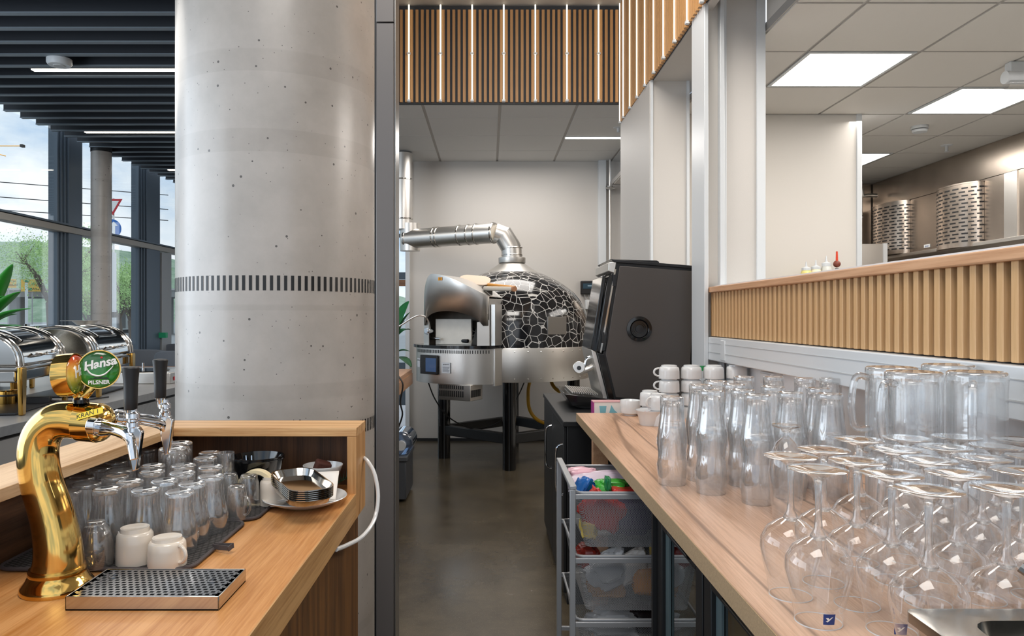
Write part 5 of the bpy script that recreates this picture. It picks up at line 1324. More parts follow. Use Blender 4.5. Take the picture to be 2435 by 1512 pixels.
for s in (-1, 1):
    u = .335*s+.03
    vs = [L(u, 0, 1.10), L(u, -.34, 1.10), L(u, -.34, 1.50), L(u, 0, 1.50)]; g = G().add(vs, [(0,1,2,3)])
    u2 = u-.09*s; g.add([L(u, 0, 1.10), L(u2, .05, 1.10), L(u2, .05, 1.30), L(u, 0, 1.32)], [(0,1,2,3)])
    o = build('hood_cheek', g, STEEL, t, smooth=False); so = o.modifiers.new('solid', 'SOLIDIFY'); so.thickness = .004
lab_ = build('warning_sticker', G().box(-.02, -.003, -.014, .014, 0, .001, frame(L(-.03, .154, 1.67), U, Vector((0,0,1)))).box(.003, .02, -.014, .014, 0, .001, frame(L(-.03, .154, 1.67), U, Vector((0,0,1)))), ORANGE, t, smooth=False); lab_['kind'] = 'stuff'
build('side_flange', G().box(HW-.02, HW+.02, -.14, -.02, .76, 1.45, Matrix(((U.x,-V.x,0,MC.x),(U.y,-V.y,0,MC.y),(0,0,1,0),(0,0,0,1))) @ Matrix.Scale(-1, 4, (0,1,0))), STEEL, t, smooth=False)
# mouth interior, door, handle, gas lever
SOOT = M_('sooty_steel', '5A524A', .6, metal=.5, var=.4, vscale=14)
vs = [L(-HW+.05, -.10, 1.10), L(HW-.05, -.10, 1.10), L(HW-.05, -.10, 1.60), L(-HW+.05, -.10, 1.60)]
build('mouth_back', G().add(vs, [(0,1,2,3)]), SOOT, t, smooth=False)
Md = frame(L(-.01, -.03, 1.215), U, Vector((0,0,1)))
d = build('oven_door', G().box(-.185, .185, -.112, .112, -.012, .012, Md), M_('door_ivory', 'D9D5CC', .4, var=.08, vscale=20), t, bev=.004)
build('door_handle', G().tube([L(.145, -.01, 1.14), L(.14, .06, 1.14), L(.20, .075, 1.14)], .015, 10, smooth=3), BLACK, d)
build('gas_valve', G().cyl(L(-.24, -.02, 1.22), L(-.24, .05, 1.22), .033, n=24).cyl(L(-.24, .05, 1.22), L(-.24, .065, 1.22), .022, n=20), CHROME, t, bev=.003)
build('gas_lever', G().cyl(L(-.235, .0, 1.155), L(-.12, .02, 1.155), .010), CHROME, t)
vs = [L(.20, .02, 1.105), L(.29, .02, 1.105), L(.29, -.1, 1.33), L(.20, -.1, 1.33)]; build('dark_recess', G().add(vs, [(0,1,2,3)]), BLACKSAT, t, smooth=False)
# vent box below
vb = G(); vb.box(-.05, .27, -.15, .05, .64, .774, Matrix(((U.x,-V.x,0,MC.x),(U.y,-V.y,0,MC.y),(0,0,1,0),(0,0,0,1))))
vx = build('vent_box', vb, STEEL, t, bev=.003)
g = G(); ML = Matrix(((U.x,-V.x,0,MC.x),(U.y,-V.y,0,MC.y),(0,0,1,0),(0,0,0,1)))
for k in range(12):
    for z0, z1 in ((.735, .765), (.67, .72)): g.box(-.04+.021*k, -.029+.021*k, -.1525, -.150, z0, z1, ML)
for k in range(10): g.box(.2705, .2725, -.14+.016*k, -.132+.016*k, .67, .73, ML)
o = build('vent_slots', g, BLACKSAT, vx, smooth=False); o['kind'] = 'stuff'
# lighter hose
t2 = thing('gas_lighter', 'flexible gas lighter sticking out of the oven mouth to the left', 'lighter', L(-.3,0,1.2))
build('hose', G().tube([L(-.22,.03,1.24), L(-.23,.06,1.33), L(-.28,.10,1.36), L(-.36,.12,1.33), L(-.46,.14,1.27), L(-.52,.15,1.245)], .0075, 8, smooth=5), STEEL, t2)
build('grip', G().cyl(L(-.50,.148,1.25), L(-.585,.16,1.225), .020, n=16), M_('grey_plastic', '9A948C', .5), t2, bev=.004)
# peels on top
t2 = thing('pizza_peel', 'wooden pizza peel resting on top of the steel mouth hood', 'peel', at(1135, 668, 6.35), None)
g = G().prism(rrect(-.22, .06, -.09, .09, .07, 6), -.006, .006, 'z'); Mq = Matrix.Translation(at(1150, 668, 6.45)) @ Matrix.Rotation(radians(-10), 4, 'Z') @ Matrix.Rotation(radians(28), 4, 'X') @ Matrix.Rotation(.10, 4, 'Y')
build('paddle', g.xf(Mq), M_('peel_wood', 'E6CDB6', .6), t2, bev=.003); build('handle', G().cyl(at(1150,676,6.42), at(1225,684,6.30), .016), M_('peel_handle_orange', 'E0983A', .4), t2)
t2 = thing('peel_handle', 'pale round wooden handle lying beside the orange one on the hood', 'handle', at(1190, 688, 6.2)); build('shaft', G().cyl(at(1152,686,6.26), at(1221,687,6.1), .020), M_('peel_wood_pale', 'D9CFC0', .6), t2); build('end_ring', G().cyl(at(1219,687,6.11), at(1224,687,6.08), .0225), CHWOOD, t2)
# flue
t = thing('oven_flue', 'bent stainless flue pipe rising from the oven and running left', 'flue', (OX, OY, 1.86))
r = .098
e1 = Vector((OX-.02, OY, 2.05)); 
A = at(1216, 592, 7.0); B = at(1200, 562, 7.0); C_ = at(1172, 558, 7.0); D = at(1120,562,7.05); E = at(1050,565,7.2); F = at(966,569,7.45)
build('collar_ring', G().lathe([(.128,1.86),(.130,1.865),(.130,1.91),(.118,1.915)], 48, (OX,OY,0)), STEEL, t)
build('riser', G().cyl((OX,OY,1.91), (OX-.005,OY,A.z), r, n=40), STEEL, t)
build('elbow', G().tube([Vector((OX-.005,OY,A.z)), Vector((OX-.01,OY,A.z+.015)), Vector((OX-.085,OY,A.z+.135)), Vector((OX-.16,OY,A.z+.155))], r, 36), STEEL, t, angle=18)
Z = A.z+.155
P0 = Vector((OX-.16, OY, Z)); P1 = Vector((F.x, F.y, F.z))
build('horizontal_pipe', G().cyl(P0, P1, r, n=40), STEEL, t)
for f in (.02, .20, .28, .38, .62, .66, .98):
    q = P0.lerp(P1, f); d = (P1-P0).normalized(); build('seam_ring', G().cyl(q-d*.007, q+d*.007, r+.006, n=40), STEEL_H, t, bev=.003)
for z in (1.93, 2.0): build('seam_ring', G().cyl((OX,OY,z), (OX,OY,z+.012), r+.006, n=40), STEEL_H, t, bev=.003)
build('tee_body', G().cyl(P1+Vector((.04,0,-.12)), P1+Vector((.04,0,.16)), r+.003, n=36), STEEL, t)
build('vertical_pipe', G().cyl((P1.x-.03, P1.y, P1.z+.1), (P1.x-.03, P1.y, 3.01), r*.96, n=40), STEEL, t)
for z in (P1.z+.2, P1.z+.6): build('seam_ring', G().cyl((P1.x-.03, P1.y, z), (P1.x-.03, P1.y, z+.014), r+.003, n=40), STEEL_H, t, bev=.003)
# hoses and cables below
t = thing('gas_hose', 'yellow gas hose hanging in a bow under the oven', 'hose', (.5, 7, .5))
build('hose', G().tube([at(1263,894,7.1), at(1256,930,7.1), at(1260,975,7.1), at(1285,1002,7.1), at(1330,1010,7.15), at(1380,1000,7.2)], .017, 10, smooth=6), YEL, t)
t = thing('gas_hose', 'yellow gas hose running right from the oven edge behind the cabinet', 'hose', (.8, 7, .6))
build('hose', G().tube([at(1309,890,7.1), at(1314,915,7.05), at(1335,933,7.0), at(1380,948,7.0)], .017, 10, smooth=6), YEL, t)
t = thing('power_cable', 'thin black cable sagging between the oven box and its leg', 'cable', (-.3, 6.7, .6))
build('cable', G().tube([at(1018,908,6.6), at(1035,950,6.6), at(1065,990,6.6), at(1110,1015,6.7), at(1150,1017,6.8), at(1195,997,6.8), at(1230,945,6.9), at(1253,894,7.0)], .006, 8, smooth=6), BLACKSAT, t)
# controller + outlet on the back wall
t = thing('wall_controller', 'small dark digital controller box on the white back wall', 'controller', at(1402,684,7.89))
q0, q1 = at(1380,700,7.9), at(1428,668,7.9)
bb = build('case', G().box(q0.x, q1.x, 7.84, 7.908, q0.z, q1.z), BLACKSAT, t, bev=.008); build('face', G().box(q0.x+.02, q1.x, 7.832, 7.841, q0.z+.06, q1.z-.03), M_('controller_face', '2A4656', .3), t, smooth=False)
build('display', G().box(q0.x+.07, q0.x+.13, 7.829, 7.833, q0.z+.085, q1.z-.05), M_('lcd', '9FB8C8', .3), t, smooth=False)
for k in range(3): build('cable_tail', G().tube([(q0.x+.04+.045*k,7.87,q0.z), (q0.x+.05+.045*k,7.87,q0.z-.04), (q0.x+.08+.04*k,7.88,q0.z-.06)], .004, 6, smooth=3), TRIMGREY, t)
t = thing('cable_duct', 'short white cable duct with socket under the controller', 'duct', at(1400,725,7.89)); q0, q1 = at(1390,735,7.9), at(1475,713,7.9)
build('duct', G().box(q0.x, q1.x, 7.83, 7.908, q0.z, q1.z), WHITE_MET, t, bev=.004); build('socket', G().box(q0.x+.02, q0.x+.09, 7.822, 7.832, q0.z+.015, q1.z-.015), PORC, t, bev=.003)

# ================================================================== PASSAGE LEFT OF THE OVEN
t = thing('side_bar', 'wood topped bar beyond the steel post with dark base', 'bar', (-1.4, 5, 0))
build('bar_top', G().box(-.97, -.66, 3.4, 6.25, .865, .90), RAIL, t, bev=.003); build('bar_fascia', G().box(-.672, -.655, 3.4, 6.25, .775, .866), RAIL, t, smooth=False); build('bar_base', G().box(-.96, -.90, 3.5, 6.2, 0, .865), BLACKSAT, t, smooth=False)
t = thing('water_jug', 'clear blue water jug lying on a grey crate in the passage', 'jug', (-.68, 5.6, .3)); q = Vector((-.64, 5.35, .42))
build('jug_body', G().cyl(q+Vector((0,-.02,0)), q+Vector((0,.3,0)), .085, n=28), glassmat('jug_plastic', 0, tint=(.55,.65,.8), base=.15), t, bev=.02); build('jug_cap', G().cyl(q+Vector((0,-.06,-.01)), q+Vector((0,-.02,-.01)), .035), WHITE_MET, t)
t = thing('grey_crate', 'dark grey plastic crate on the floor behind the steel post', 'crate', (-.68, 5.5, 0))
build('crate_shell', G().box(-.86, -.60, 5.28, 5.75, .02, .32), M_('crate_grey', '4A4D52', .5), t, bev=.01); build('crate_lip', G().box(-.87, -.59, 5.27, 5.76, .30, .335), M_('crate_grey_lip', '55585D', .5), t, bev=.006)
t = thing('hanging_cable', 'black cable hanging down the side of the wood topped bar', 'cable', (-.65, 5.4, .8)); build('cable', G().tube([at(948,895,5.3), at(958,915,5.28), at(952,955,5.28), at(957,985,5.28), at(948,1015,5.28)], .006, 8, smooth=5), BLACKSAT, t)
w = sroot('window_4')
struct('glass', G().box(-2.4, -.92, 9.49, 9.50, .3, 2.9), GLWIN, w, smooth=False)
struct('window_frame', G().box(-2.4, -.92, 9.45, 9.55, 1.83, 1.92).box(-2.4, -.92, 9.45, 9.55, 2.38, 2.42).box(-2.4, -.92, 9.45, 9.55, .2, .75).box(-2.4, -.92, 9.45, 9.55, 2.9, 3.1), DARKFR, w, smooth=False)
struct('window_head_wood', G().box(-2.4, -.92, 9.40, 9.46, 1.74, 1.82), TABLEWOOD, w, smooth=False)
def leafmesh(g, base, tip, w, droop=.1, up=Vector((0,0,1)), n=8):
    base, tip = Vector(base), Vector(tip); d = tip-base; side = d.cross(up).normalized(); L_ = d.length; vs = []
    nrm = side.cross(d).normalized()
    for i in range(n+1):
        s = i/n; c = base+d*s-Vector((0,0,1))*droop*L_*s*s+Vector((0,0,1))*droop*.3*L_*sin(pi*s); ww = w*(sin(pi*min(1, s*.92+.06))**.7)*(1-.25*s)
        f = .22*ww
        vs += [c-side*ww*.5+nrm*f, c, c+side*ww*.5+nrm*f]
    fs = []
    for i in range(n): a = 3*i; fs += [(a, a+1, a+4, a+3), (a+1, a+2, a+5, a+4)]
    return g.add(vs, fs)
def plant(lab, base, leaves, matp, pot=True, name='potted_plant'):
    t = thing(name, lab, 'plant', base)
    if pot: build('pot', G().lathe([(.0005,0),(.12,0),(.15,.26),(.145,.27),(.13,.26),(.0005,.24)], 28, base), GREYPAN, t)
    for q0, q1, w, dr in leaves:
        o = build('leaf', leafmesh(G(), q0, q1, w, dr), matp[hash(str(q1)) % len(matp)], t, angle=80); o.modifiers.new('s', 'SUBSURF').render_levels = 1
        so = o.modifiers.new('solid', 'SOLIDIFY'); so.thickness = .002
    return t
pY = 6.9
plant('leafy green plant behind the wood topped bar', (at(948,0,pY).x, pY, 0), [(at(946,800,pY), at(975,735,pY), .14, .1), (at(944,800,pY), at(976,775,pY+.1), .12, .2), (at(940,790,pY), at(972,700,pY+.2), .12, .15), (at(944,850,pY), at(978,868,pY-.1), .14, .1), (at(940,840,pY), at(974,830,pY), .10, .15),
   ((at(948,0,pY).x, pY, .25), at(944,820,pY), .03, 0)], [LEAF_D])
# ================================================================== BUFFET AND DINING ROOM
t = thing('buffet_counter', 'grey stone buffet counter carrying the roll top chafing dishes', 'counter', (-2.6, 5, 0))
build('stone_top', G().box(-3.3, -1.99, 1.2, 6.5, .868, .90), STONE, t, bev=.002)
build('top_edge', G().box(-1.9905, -1.987, 1.2, 6.5, .858, .899), STONE_E, t, smooth=False)
build('shadow_gap', G().box(-3.2, -2.02, 1.2, 6.5, .84, .858), BLACKSAT, t, smooth=False)
for k in range(6):
    a = 1.2+.88*k; build('front_panel', G().box(-2.03, -2.0, a, a+.87, .05, .84), GREYPAN if k < 3 else STONE_E, t, bev=.002)
build('plinth', G().box(-3.2, -2.05, 1.2, 6.5, 0, .84), GREYPAN, t, smooth=False)
def chafer(lab, cx, cy_, rot, first=None):
    t = thing('chafing_dish', lab, 'chafing dish', (0,0,0), 'roll top chafing dishes on the buffet')
    W, Lh, zr, hh = .21, .30, .225, .165
    build('water_pan', G().box(-W+.012, W-.012, -Lh+.012, Lh-.012, .15, zr-.02).box(-W, W, -Lh, Lh, zr-.022, zr), STEEL_H, t, bev=.008)
    for sx in (-1, 1):
        for sy in (-1, 1):
            g = G(); x = sx*(W+.004); y = sy*(Lh-.03)
            pr = [(-.030, zr-.005), (.030, zr-.005), (.030, zr-.07), (.020, 0), (-.020, 0), (-.030, zr-.07)]
            g.prism([(y+a, z) for a, z in pr], x-.006*sx, x+.014*sx, 'x'); build('leg', g, GOLD_D, t, bev=.006)
    n = 20; prof = [(W*cos(pi*i/n), zr+hh*sin(pi*i/n)**.85) for i in range(n+1)]
    lid = build('lid', G().prism(prof, -Lh+.01, Lh-.01, 'y'), STEEL_H, t, bev=.010, seg=3, angle=50)
    for y in (-Lh+.012, -Lh+.055, Lh-.055, Lh-.012):
        pts = [((W+.004)*cos(pi*i/n), y, zr+(hh+.004)*sin(pi*i/n)**.85) for i in range(n+1)]
        build('lid_rib', G().tube(pts, .0055, 8), STEEL_H, lid)
    # smoked window
    g = G(); vs = []; a0, a1 = radians(38), radians(100); m_ = 10
    for i in range(m_+1):
        a = a0+(a1-a0)*i/m_; y = .135+.03*(1-i/m_)*0
        for yy in (-y, y): vs.append(((W+.0025)*cos(a), yy, zr+(hh+.0025)*sin(a)**.85))
    g.add(vs, [(2*i, 2*i+1, 2*i+3, 2*i+2) for i in range(m_)]); build('smoked_window', g, BLACKGL, lid, angle=60)
    P = [Vector(vs[2*i]) for i in range(m_+1)]+[Vector(vs[2*i+1]) for i in range(m_, -1, -1)]
    build('window_seal', G().tube(P+[P[0]], .005, 8, caps=False), STEEL_H, lid)
    build('grip_bar', G().tube([(W+.002, -.10, zr+.05), (W+.03, -.08, zr+.045), (W+.034, 0, zr+.042), (W+.03, .08, zr+.045), (W+.002, .10, zr+.05)], .006, 8, smooth=3), STEEL_H, lid)
    for y in (-.14, .14):
        bu = build('burner', G().lathe([(.0005,.012),(.045,.012),(.046,.015),(.046,.075),(.040,.08),(.0005,.08)], 24, (0,y,0)), GOLD_D, t); build('burner_ring', G().lathe([(.047,.05),(.048,.055),(.047,.06)], 24, (0,y,0)), BLACKSAT, bu)
    build('lower_shelf', G().box(-W+.02, W-.02, -Lh+.03, Lh-.03, .005, .012), BLACKSAT, t, smooth=False)
    t.location = (cx, cy_, CT); t.rotation_euler = (0,0,rot); return t
c1 = chafer('nearest roll top chafing dish, cut by the left edge', 0, 0, 0); 
def placech(o, nearcorner, rot):
    # near front corner (local +W, -L) to world
    M = Matrix.Rotation(rot, 4, 'Z'); q = M @ Vector((.214, -.27, 0)); o.location = (nearcorner[0]-q.x, nearcorner[1]-q.y, CT); o.rotation_euler = (0,0,rot)
sn = snapshot(c1); n0_ = at(40,990,3.28); placech(c1, (n0_.x, 3.31), radians(12))
c2 = dup(sn, (0,0,0), 0, 'second roll top chafing dish, right behind the beer medallions'); q = at(226,946,4.02); placech(c2, (q.x, 4.05), radians(8))
c3 = dup(sn, (0,0,0), 0, 'third roll top chafing dish, only its dark top showing behind the nearest'); placech(c3, (-2.76, 4.05), radians(12))
t = thing('power_adapter', 'black power adapter block lying on the buffet by the gold leg', 'adapter', at(90,948,3.7)); q = onz(92,962,CT)
Ma = Matrix.Translation(q) @ Matrix.Rotation(.35, 4, 'Z'); build('block', G().box(-.055, .055, -.03, .03, 0, .042, Ma), BLACKSAT, t, bev=.004)
build('lead', G().tube([q+Vector((-.05,-.02,.02)), q+Vector((-.10,-.08,.006)), q+Vector((-.16,-.1,.006))], .004, 8, smooth=4), BLACKSAT, t); build('lead', G().tube([q+Vector((.05,.02,.02)), q+Vector((.12,.10,.006)), q+Vector((.2,.3,.006))], .004, 8, smooth=4), BLACKSAT, t)
t = thing('hot_plate', 'steel warming unit on the buffet right of the second dish', 'hot plate', (-2.3,5.1,CT)); qa = onz(350, 912, CT)
build('unit_body', G().box(-2.62, -2.12, 4.85, 5.2, CT, CT+.075), STEEL, t, bev=.004); build('top_disc', G().lathe([(.0005,.076),(.16,.076),(.17,.082),(.0005,.084)], 40, (-2.38,5.02,CT)), STEEL_H, t); build('red_tag', G().box(-2.119, -2.117, 4.9, 4.96, CT+.02, CT+.045), REDP, t, smooth=False)
build('lid_knob', G().cyl((-2.38,5.02,CT+.084), (-2.38,5.02,CT+.13), .008), CHROME, t)
t = thing('tray_trolley', 'steel framed trolley end beside the big column', 'trolley', (-2.1,5.7,0))
for x, y in ((-1.96,5.55),(-1.96,6.0)): build('post', G().box(x, x+.03, y, y+.03, 0, .86), STEEL, t, smooth=False)
# serving stand (disc on an inverted cone)
q = at(202, 763, 4.9)
t = thing('cake_stand', 'wide flat steel disc on an inverted cone behind the chafing dishes', 'stand', (q.x, 4.9, CT)); z = q.z
build('disc', G().lathe([(.0005,0),(.145,0),(.146,.003),(.0005,.003)], 64, (q.x,4.9,z)), STEEL, t); build('cone', G().lathe([(.02,-.055),(.078,-.001)], 48, (q.x,4.9,z)), STEEL, t); build('stem', G().cyl((q.x,4.9,CT), (q.x,4.9,z-.05), .02), STEEL_H, t)
# plant at the far left
pY = 4.7; bs = at(-40, 0, pY)
LV = [((-30,760),(30,628),.13,.0),((-25,760),(48,690),.13,.03),((-25,770),(72,727),.10,.05),((-20,775),(40,740),.09,.1),((-20,780),(72,776),.09,.12),((-25,740),(10,700),.10,.05),((-60,770),(-20,640),.12,0),((-20,750),(3,690),.08,.1)]
t = plant('large leafy plant at the left edge in front of the windows', (bs.x, pY, CT), [(at(a[0],a[1],pY), at(b_[0],b_[1],pY+random.uniform(-.15,.15)), w, d) for a, b_, w, d in LV], [LEAF], pot=False)
build('pot', G().lathe([(.0005,0),(.09,0),(.11,.2),(.10,.2),(.0005,.18)], 24, (bs.x,pY,CT)), GREYPAN, t)
for a, b_, w, d in LV: build('stem', G().tube([(bs.x,pY,CT+.15), at(a[0],a[1],pY)], .006, 6), LEAF_D, t)
# chairs & table
def chair(lab, x, y, rot):
    t = thing('dining_chair', lab, 'chair', (0,0,0), 'grey upholstered chairs by the windows')
    n = 14; pts = []
    g = G(); vs = []; H0, H1 = .60, .86
    for i in range(n+1):
        a = radians(200+140*i/n); c_, s_ = cos(a), sin(a); s01 = i/n; top = H1-.05*abs(2*s01-1)**3
        vs += [(.27*c_, .25*s_+.02, H0), (.28*c_, .26*s_+.02, (H0+top)/2), (.275*c_, .255*s_+.02, top)]
    fs = []
    for i in range(n): a = 3*i; fs += [(a,a+3,a+4,a+1),(a+1,a+4,a+5,a+2)]
    o = build('backrest', G().add(vs, fs), FELT, t, angle=80); so = o.modifiers.new('solid', 'SOLIDIFY'); so.thickness = .04; so.offset = 0; b = o.modifiers.new('bevel', 'BEVEL'); b.width = .015; b.segments = 3
    build('seat', G().prism(rrect(-.25,.25,-.22,.26,.1), .40, .47, 'z'), FELT, t, bev=.015, seg=3)
    pts = [(.285*cos(radians(185+170*i/n)), .27*sin(radians(185+170*i/n))+.02, .64) for i in range(n+1)]; build('arm_rail', G().tube(pts, .014, 8), CHWOOD, t)
    for sx in (-1, 1):
        for sy in (-1, 1): build('leg', G().cyl((sx*.22, sy*.2, .40), (sx*.26, sy*.235, 0), .016, .011, 12), CHWOOD, t)
    for a in (-.17, .17): build('back_post', G().cyl((a, -.21, .40), (a, -.235, .64), .012), CHWOOD, t)
    t.location = (x, y, 0); t.rotation_euler = (0,0,rot); return t
q = at(352, 0, 8.4); ch = chair('grey felt chair with oak rail, its back to the bar, left one', q.x, 8.4, .15); ch.scale = (1.1, 1.1, 1.14); sn = snapshot(ch)
q = at(440, 0, 8.1); dup(sn, (q.x, 8.1, 0), .1, 'grey felt chair half hidden by the big column'); q = at(412, 0, 9.6); dup(sn, (q.x, 9.6, 0), 3.1, 'grey felt chair further back, facing the bar')
t = thing('dining_table', 'low brown wooden table beyond the buffet', 'table', (-2.9, 7.3, 0)); q = at(330, 868, 7.0)
build('table_top', G().box(q.x-.5, q.x+.30, 7.0, 7.6, .80, .83), TABLEWOOD, t, bev=.004)
for x in (q.x-.45, q.x+.22):
    for y in (7.05, 7.5): build('leg', G().box(x, x+.05, y, y+.05, 0, .80), TABLEWOOD, t, smooth=False)
t = thing('exit_sign', 'small green exit sign box on the pale mullion', 'sign', at(385, 797, 9.6)); q = at(387, 797, 9.62); build('sign_box', G().box(q.x-.05, q.x+.05, 9.60, 9.66, q.z-.035, q.z+.035), M_('exit_green', '126A42', .3, emit=(.05,.6,.3), est=.08), t, bev=.004)
build('sign_bracket', G().box(q.x-.1, q.x-.05, 9.62, 9.65, q.z-.01, q.z+.01), BLACKSAT, t, smooth=False)
# thin amber bars at far left stand in for lamp reflections in the pane
t = thing('reflection_bars', 'thin amber bars standing in for lamp reflections at the upper left', 'reflection', at(20, 345, 5.4))
PEN = M_('reflection_amber', 'A8803C', .4, emit=(1,.7,.3), est=.25)
build('reflection_bar', G().box(at(-80,0,5.4).x, at(56,0,5.4).x, 5.395, 5.405, at(0,348,5.4).z, at(0,346,5.4).z), PEN, t, smooth=False)
build('reflection_bar', G().tube([at(-60,352,5.5), at(14,371,5.6)], .004, 6), PEN, t); build('suspension', G().cyl((at(-40,0,5.4).x, 5.4, 3.1), at(-40,346,5.4), .003), BLACKSAT, t)
build('bar_cap', G().box(at(50,0,5.4).x, at(57,0,5.4).x, 5.385, 5.415, at(0,350,5.4).z, at(0,344,5.4).z), BLACKSAT, t, smooth=False)

# ================================================================== OUTSIDE
GZ = -1.1
ASPH = M_('asphalt', '9A9C9C', .9, var=.15, vscale=.4); GRASS = M_('grass_green', '6F9A4A', .95, var=.3, vscale=.5)
o = struct('ground', G().box(-260, 120, 14, 420, GZ-.2, GZ).box(-260, -5.2, -60, 14, GZ-.2, GZ), ASPH, smooth=False)
# hill with wooded texture
def hill():
    m, n, l, b = newmat('wooded_hill'); b.inputs['Roughness'].default_value = 1
    tc = n.new('ShaderNodeTexCoord'); no = n.new('ShaderNodeTexNoise'); no.inputs['Scale'].default_value = .12; no.inputs['Detail'].default_value = 10; no.inputs['Roughness'].default_value = .7
    l.new(tc.outputs['Object'], no.inputs[0]); cr = n.new('ShaderNodeValToRGB'); cr.color_ramp.elements[0].position = .35; cr.color_ramp.elements[0].color = (*hexc('8FB08E'), 1); cr.color_ramp.elements[1].position = .65; cr.color_ramp.elements[1].color = (*hexc('C8DDC0'), 1)
    l.new(no.outputs[0], cr.inputs[0]); l.new(cr.outputs[0], b.inputs['Base Color'])
    bu = n.new('ShaderNodeBump'); bu.inputs['Strength'].default_value = .7; bu.inputs['Distance'].default_value = 8; l.new(no.outputs[0], bu.inputs['Height']); l.new(bu.outputs[0], b.inputs['Normal'])
    random.seed(5); from mathutils import noise
    nx, ny = 90, 30; vs = []; fs = []
    for i in range(nx+1):
        for j in range(ny+1):
            x = -420+i*4.2; y = 300+j*8; s = min(1, j/16); 
            pxl = VX+x/380*FPX; hmax = (752-(560+max(0, (pxl-20))*.16+min(0, pxl)*.05))/FPX*380
            z = GZ+(hmax+2.4)*sin(s*pi/2)+4*noise.noise(Vector((x*.03, y*.03, 0)))*s+1.5*noise.noise(Vector((x*.15, y*.15, 3)))*s
            vs.append((x, y, z))
    for i in range(nx):
        for j in range(ny): a = i*(ny+1)+j; fs.append((a, a+ny+1, a+ny+2, a+1))
    o = struct('hill_ground', G().add(vs, fs), m)
hill()
FOL = [M_('foliage_%d' % k, c, .8, var=.3, vscale=1.2) for k, c in enumerate(('A9CC86', 'BAD992', '94BC7C'))]
BARK = M_('bark', '6A5F55', .9)
def tree(lab, x, y, H, W, trunk=None, fm=0, n=1500, seed=1, z0=GZ, leaf=.16, fk=.34):
    random.seed(seed); t = thing('street_tree', lab, 'tree', (x, y, z0), 'trees outside the windows'); base = Vector((x, y, z0)); g = G()
    tips = []
    fork = base+Vector((0,0,H*fk)); g.tube([base, base+Vector((.1,0,H*fk*.5)), fork], [.17*H/6,.14*H/6,.12*H/6], 8)
    for k in range(7):
        a = 2*pi*k/7+random.random(); e = fork+Vector((cos(a)*W*.42, sin(a)*W*.42, H*(1-fk)*random.uniform(.35,.9))); mid = fork.lerp(e, .5)+Vector((random.uniform(-.2,.2), 0, random.uniform(.1,.4)))
        g.tube([fork, mid, e], [.08*H/6,.055*H/6,.02*H/6], 6, smooth=3); tips += [mid, e]
        for q in range(3):
            e2 = e+Vector((random.uniform(-1,1), random.uniform(-1,1), random.uniform(-.3,.7)))*W*.16; g.tube([mid.lerp(e,.6), e2], [.03*H/6,.01*H/6], 5); tips.append(e2)
    build('trunk', g, BARK, t, smooth=True)
    f = G()
    for k in range(n):
        c = random.choice(tips)+Vector((random.gauss(0,1), random.gauss(0,1), random.gauss(0,.8)))*W*.11
        u = Vector((random.gauss(0,1), random.gauss(0,1), random.gauss(0,1))).normalized(); v = u.orthogonal().normalized(); s = leaf*random.uniform(.6,1.4)
        f.add([c-u*s, c-v*s*.6, c+u*s, c+v*s*.6], [(0,1,2,3)])
    o = build('foliage', f, FOL[fm], t, smooth=False); o['kind'] = 'stuff'
Yt = 30; q = at(115, 0, Yt); tree('forked street tree in the left window in front of the hill', q.x, Yt, 5.2, 3.6, seed=3, fm=0, n=6500, leaf=.032, fk=.58)
q = at(150, 0, 38); tree('denser green tree at the right side of the left window', q.x+.6, 38, 6.8, 2.8, seed=8, fm=1, n=7000, leaf=.05, fk=.55)
q = at(310, 0, 26); tree('street tree in the middle window beside the concrete column', q.x, 26, 4.6, 1.7, seed=5, fm=0, n=5500, leaf=.028, fk=.5)
q = at(285, 0, 60); tree('big soft green tree far behind in the middle window', q.x, 60, 6.6, 4.5, seed=6, fm=1, n=7000, leaf=.09)
q = at(75, 0, 60); tree('rounded green bush tree under the highway bridge', q.x, 70, 4.4, 3.5, seed=9, fm=2, n=4000, leaf=.07)
q = at(210, 0, 50); tree('green tree just behind the concrete column', q.x, 50, 5.5, 3, seed=12, fm=0, n=4500, leaf=.08)
# highway bridge, signs
t = thing('highway_bridge', 'grey concrete highway bridge crossing the view outside', 'bridge', at(60, 700, 95)); 
build('deck', G().box(-110, -30, 95, 104, EYE-(706-VY)*95/FPX, EYE-(690-VY)*95/FPX), M_('bridge_grey', '8D8F8D', .8), t, smooth=False)
build('parapet', G().box(-110, -30, 94.8, 95, EYE-(690-VY)*95/FPX, EYE-(686-VY)*95/FPX), M_('bridge_pale', 'B5B7B5', .8), t, smooth=False)
for x in (-64, -50.5, -44): build('pier', G().box(x, x+1.2, 97, 99, GZ, EYE-(706-VY)*95/FPX), M_('pier_grey_%d' % int(-x), '7F817F', .8), t, smooth=False)
SGY = M_('sign_yellow', 'E3B64A', .5); SGG = M_('sign_green', '1F7A5A', .5)
def rect(x0, x1, ya, yb, Y, d=.1): p, q = at(x0, yb, Y), at(x1, ya, Y); return G().box(p.x, q.x, Y, Y+d, p.z, q.z)
